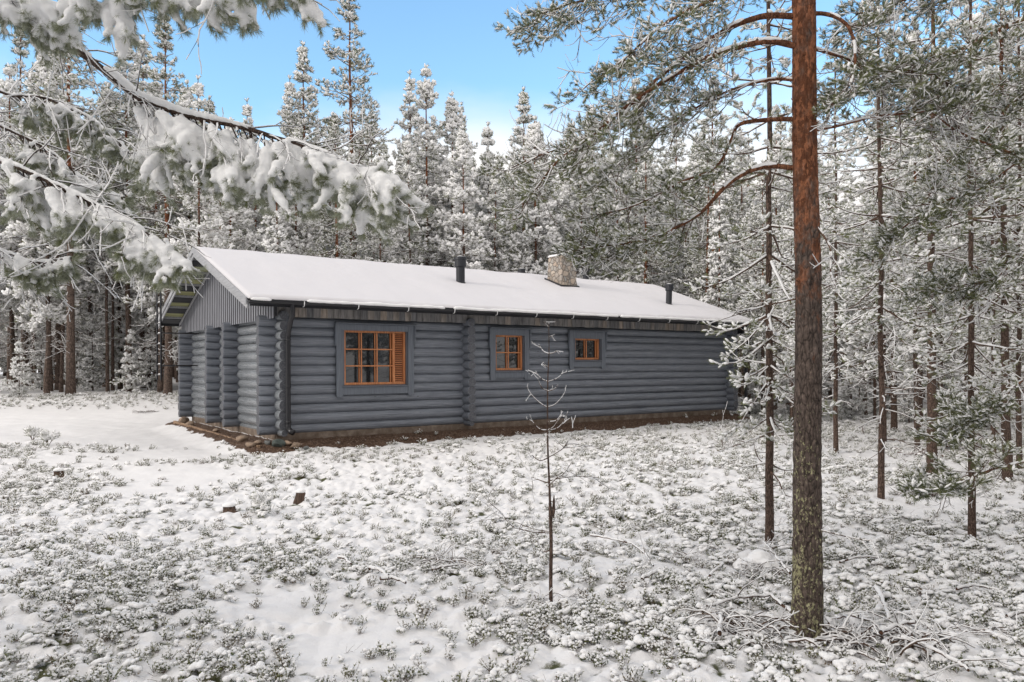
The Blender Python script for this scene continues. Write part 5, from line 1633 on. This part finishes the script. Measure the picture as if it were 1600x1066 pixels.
def stick(pts, r, label, seed, lift=.03, snow=.9, name='fallen_stick', m=None, forks=0, L=.2):
    P = []
    for i, (x, y) in enumerate(pts): q = at(x, y); P.append(q + [0, 0, .035 + lift + (.015 if 0 < i < len(pts) - 1 else 0)])
    P = np.array(P); rng = np.random.default_rng(seed); org = P[0].copy(); Q = []
    for i in range(len(P) - 1):
        for t in np.linspace(0, 1, 5, endpoint=False): Q.append(P[i] + (P[i + 1] - P[i]) * t)
    Q.append(P[-1]); Q = np.array(Q) - org; Q += rng.normal(0, r * .3, Q.shape)
    rad = np.linspace(r, r * .6, len(Q)); a = Acc(); a.tube(Q, rad, 7, 0, caps=True, jit=.2, rng=rng); snow_strip(a, Q, rad, rng, 1, snow, 6, r * .25)
    for _ in range(forks):
        q, ax = frame_at(Q, rng.uniform(.1, .95)); dead_branch(a, q, unit(ax * .6 + rng.normal(0, .6, 3) + [0, 0, .5]), L * rng.uniform(.5, 1.3), r * .45, rng, snow, 0, 1, .6, 3)
    o = a.build(name, [m or BARK_L, SNOW], None, smooth=True); o.location = org
    return tag(o, label, 'stick' if not forks else 'fallen branch')
stick([(526, 880), (536, 883), (545, 890)], .012, 'short brown stick with snow on top, leftmost of the sticks lying in the middle foreground', 1)
stick([(575, 898), (588, 902), (604, 911)], .013, 'crooked brown stick lying just above a parallel one in the middle foreground', 2)
stick([(590, 915), (610, 916), (632, 923)], .014, 'thick orange brown stick, lowest of the sticks in the middle foreground', 3)
stick([(672, 900), (695, 898), (722, 892)], .010, 'dark snow topped stick at the foot of the bare snowy shrub', 4)
stick([(921, 851), (955, 860), (985, 868), (1005, 884), (1018, 903)], .009, 'long thin arching branch lying right of the bare sapling', 5, lift=.06, forks=7, L=.3)
stick([(1000, 918), (1015, 914), (1027, 905)], .014, 'short dark stick at the lower end of the arching branch', 6)
stick([(1105, 920), (1115, 910), (1128, 898)], .010, 'small pale stick left of the large pine, standing half out of the snow', 7, lift=.05)
stick([(1366, 938), (1375, 960), (1386, 990)], .016, 'bare snow topped branch pointing towards the viewer, right of the large pine', 8, lift=.05, forks=2, L=.15)
stick([(1310, 893), (1340, 888), (1370, 886)], .009, 'thin straight stick lying across the heath, right of the large pine trunk', 9, forks=2, L=.12)
stick([(1492, 938), (1520, 934), (1558, 941)], .011, 'thin pale stick in the heath at the lower right', 10)
stick([(1570, 985), (1590, 980), (1620, 975)], .013, 'dark stick cut by the right edge of the picture, low in the heath', 11, forks=2, L=.15)
stick([(1340, 821), (1355, 822), (1368, 826)], .008, 'little twig lying in the snow between the large pine and the thin trunks', 12)
stick([(1370, 1018), (1400, 1008), (1430, 1003), (1455, 1010)], .013, 'forked snowy branch along the bottom edge right of the large pine', 13, lift=.07, forks=9, L=.35)
stick([(1400, 1022), (1440, 1040), (1490, 1066), (1510, 1080)], .012, 'long snowy branch running out of the bottom edge at the lower right', 14, lift=.06, forks=7, L=.3)
stick([(1235, 985), (1200, 960), (1150, 962), (1100, 975)], .011, 'snow covered branch reaching left from the foot of the large pine', 15, lift=.08, forks=10, L=.35)
stick([(1232, 925), (1215, 905), (1200, 885), (1190, 872)], .010, 'branch leaning up from the pine foot towards the snow topped bush', 16, lift=.1, forks=8, L=.3)
stick([(1120, 1015), (1125, 985), (1140, 968)], .014, 'thick snow topped branch pointing down to the bottom edge, left of the large pine', 17, lift=.06, forks=2)
def brush(px, py, rx, h, n, label, name, cat, seed, r=.003, L=.35, snow=.85, m=None, arch=1.0, depth=None):
    p = at(px, py); rng = np.random.default_rng(seed); a = Acc()
    for i in range(n):
        q = np.array([rng.normal(0, rx * .35), rng.normal(0, (depth or rx) * .3), 0]); an = rng.uniform(0, 6.28)
        d = unit([cos(an), sin(an), rng.uniform(.2, 1.4) * h / .3])
        pts = bent(q, d, L * rng.uniform(.5, 1.2), 8, .8 * arch, rng, .5, -.6 * arch)
        pts[:, 2] = np.maximum(pts[:, 2], -.01)
        r2 = r * 1.35; rr = np.linspace(r2 * rng.uniform(.7, 1.8), r2 * .6, 8); a.tube(pts, rr, 4, 0); snow_strip(a, pts, rr, rng, 1, snow * .8, 4, r * .25)
        for _ in range(2):
            q2, ax = frame_at(pts, rng.uniform(.2, .9)); dead_branch(a, q2, unit(ax + rng.normal(0, .7, 3)), L * rng.uniform(.15, .4), r * .7, rng, snow, 0, 1, .5, 2)
    o = a.build(name, [m or TWIG, SNOW], None, smooth=[1]); o.location = p + [0, 0, .035]
    return tag(o, label, cat)
brush(700, 885, .42, .28, 46, 'bare twiggy shrub bowed under snow, left of the sapling', 'bare_shrub', 'shrub', 21, r=.0026, L=.40)
brush(1065, 880, .30, .2, 20, 'loose tangle of bare snowy twigs right of the arching branch', 'bare_shrub', 'shrub', 22, r=.0022, L=.3)
brush(1310, 1012, .34, .32, 85, 'dense heap of thin snowy brushwood against the right foot of the large pine', 'brushwood_heap', 'brushwood', 23, r=.0048, L=.38)
brush(1420, 1015, .32, .26, 60, 'flat heap of snowy brushwood near the bottom edge, right of the pine foot heap', 'brushwood_heap', 'brushwood', 24, r=.0042, L=.36)
brush(1150, 995, .36, .28, 70, 'heap of fine snowy brushwood left of the large pine foot', 'brushwood_heap', 'brushwood', 25, r=.0042, L=.38)
brush(1185, 905, .24, .32, 46, 'snow topped twiggy bush just left of the large pine trunk', 'bare_shrub', 'shrub', 26, r=.003, L=.28)
brush(1565, 1000, .25, .2, 24, 'small tangle of dark twigs at the lower right edge', 'bare_shrub', 'shrub', 27, r=.0026, L=.28)
brush(1140, 700, .5, .6, 12, 'thin bare sapling twigs leaning left of the thin dark trunk', 'bare_shrub', 'shrub', 28, r=.003, L=.9, arch=.5)
brush(1495, 705, .85, .5, 150, 'big brush pile of red brown branches under snow, between the trunks on the right', 'brush_pile', 'brushwood', 29, r=.006, L=.7, snow=.8, m=REDN)
brush(1445, 718, .45, .2, 45, 'low red brown end of the brush pile, at the foot of the medium trunk', 'brush_pile', 'brushwood', 30, r=.005, L=.5, snow=.75, m=REDN)
brush(855, 945, .22, .25, 14, 'sparse bare stems around the foot of the sapling', 'bare_shrub', 'shrub', 31, r=.0018, L=.3)
brush(225, 640, .4, .15, 22, 'dark twiggy tuft on the drive edge beside the far gable corner', 'bare_shrub', 'shrub', 32, r=.006, L=.4)
brush(1050, 730, .3, .2, 24, 'small brown twiggy clump in the snow in front of the right window', 'bare_shrub', 'shrub', 33, r=.004, L=.3, m=REDN)
def lump(px, py, rx, label, seed):
    p = at(px, py); rng = np.random.default_rng(seed); a = Acc(); C = []; S_ = []
    for _ in range(40):
        q = rng.normal(0, .4, 2) * rx; C.append([q[0], q[1], rx * .8 * math.exp(-(q @ q) / (rx * rx)) + rng.normal(0, .01)]); S_.append(rng.uniform(.2, .42) * rx)
    M = np.stack([np.diag([s, s, s * .65]) for s in S_]); a.inst(ICO1[0], ICO1[1], C, M, 0)
    o = a.build('snow_clump', SNOW, None, smooth=True); o.location = p
    rm = o.modifiers.new('fuse', 'REMESH'); rm.mode = 'VOXEL'; rm.voxel_size = .009; rm.use_smooth_shade = True
    s_ = o.modifiers.new('soften', 'SMOOTH'); s_.iterations = 3
    return tag(o, label, 'snow clump')
lump(1186, 893, .16, 'rounded clump of snow crowning the bush left of the large pine', 3)
def seedling(px, py, h, label, seed):
    p = at(px, py); rng = np.random.default_rng(seed); a = Acc(); tf_ = Tufts()
    for i in range(5):
        d = unit([rng.normal(0, .45), rng.normal(0, .45), 1]); pts = bent([0, 0, -.02], d, h * rng.uniform(.6, 1), 5, .1, rng, .2, 0)
        a.tube(pts, np.linspace(.008, .004, 5), 4, 3)
        for t in (.5, .75, .99):
            q, ax = frame_at(pts, t)
            for _ in range(3): tf_.add(q, unit(ax + rng.normal(0, .4, 3)), .12, .7)
    tf_.emit(a, needle_templates(4, 24, .6, .03, seed), rng)
    o = a.build('pine_seedling', CROWN_MATS, None, smooth=[2]); o.location = p
    return tag(o, label, 'seedling')
seedling(50, 682, .32, 'little snow tipped pine seedling at the left edge of the heath, by the drive', 1)
seedling(75, 690, .25, 'thin leaning pine seedling just right of the fuller one by the drive', 2)
seedling(406, 800, .22, 'small dark green seedling between the two stumps below the cabin corner', 3)
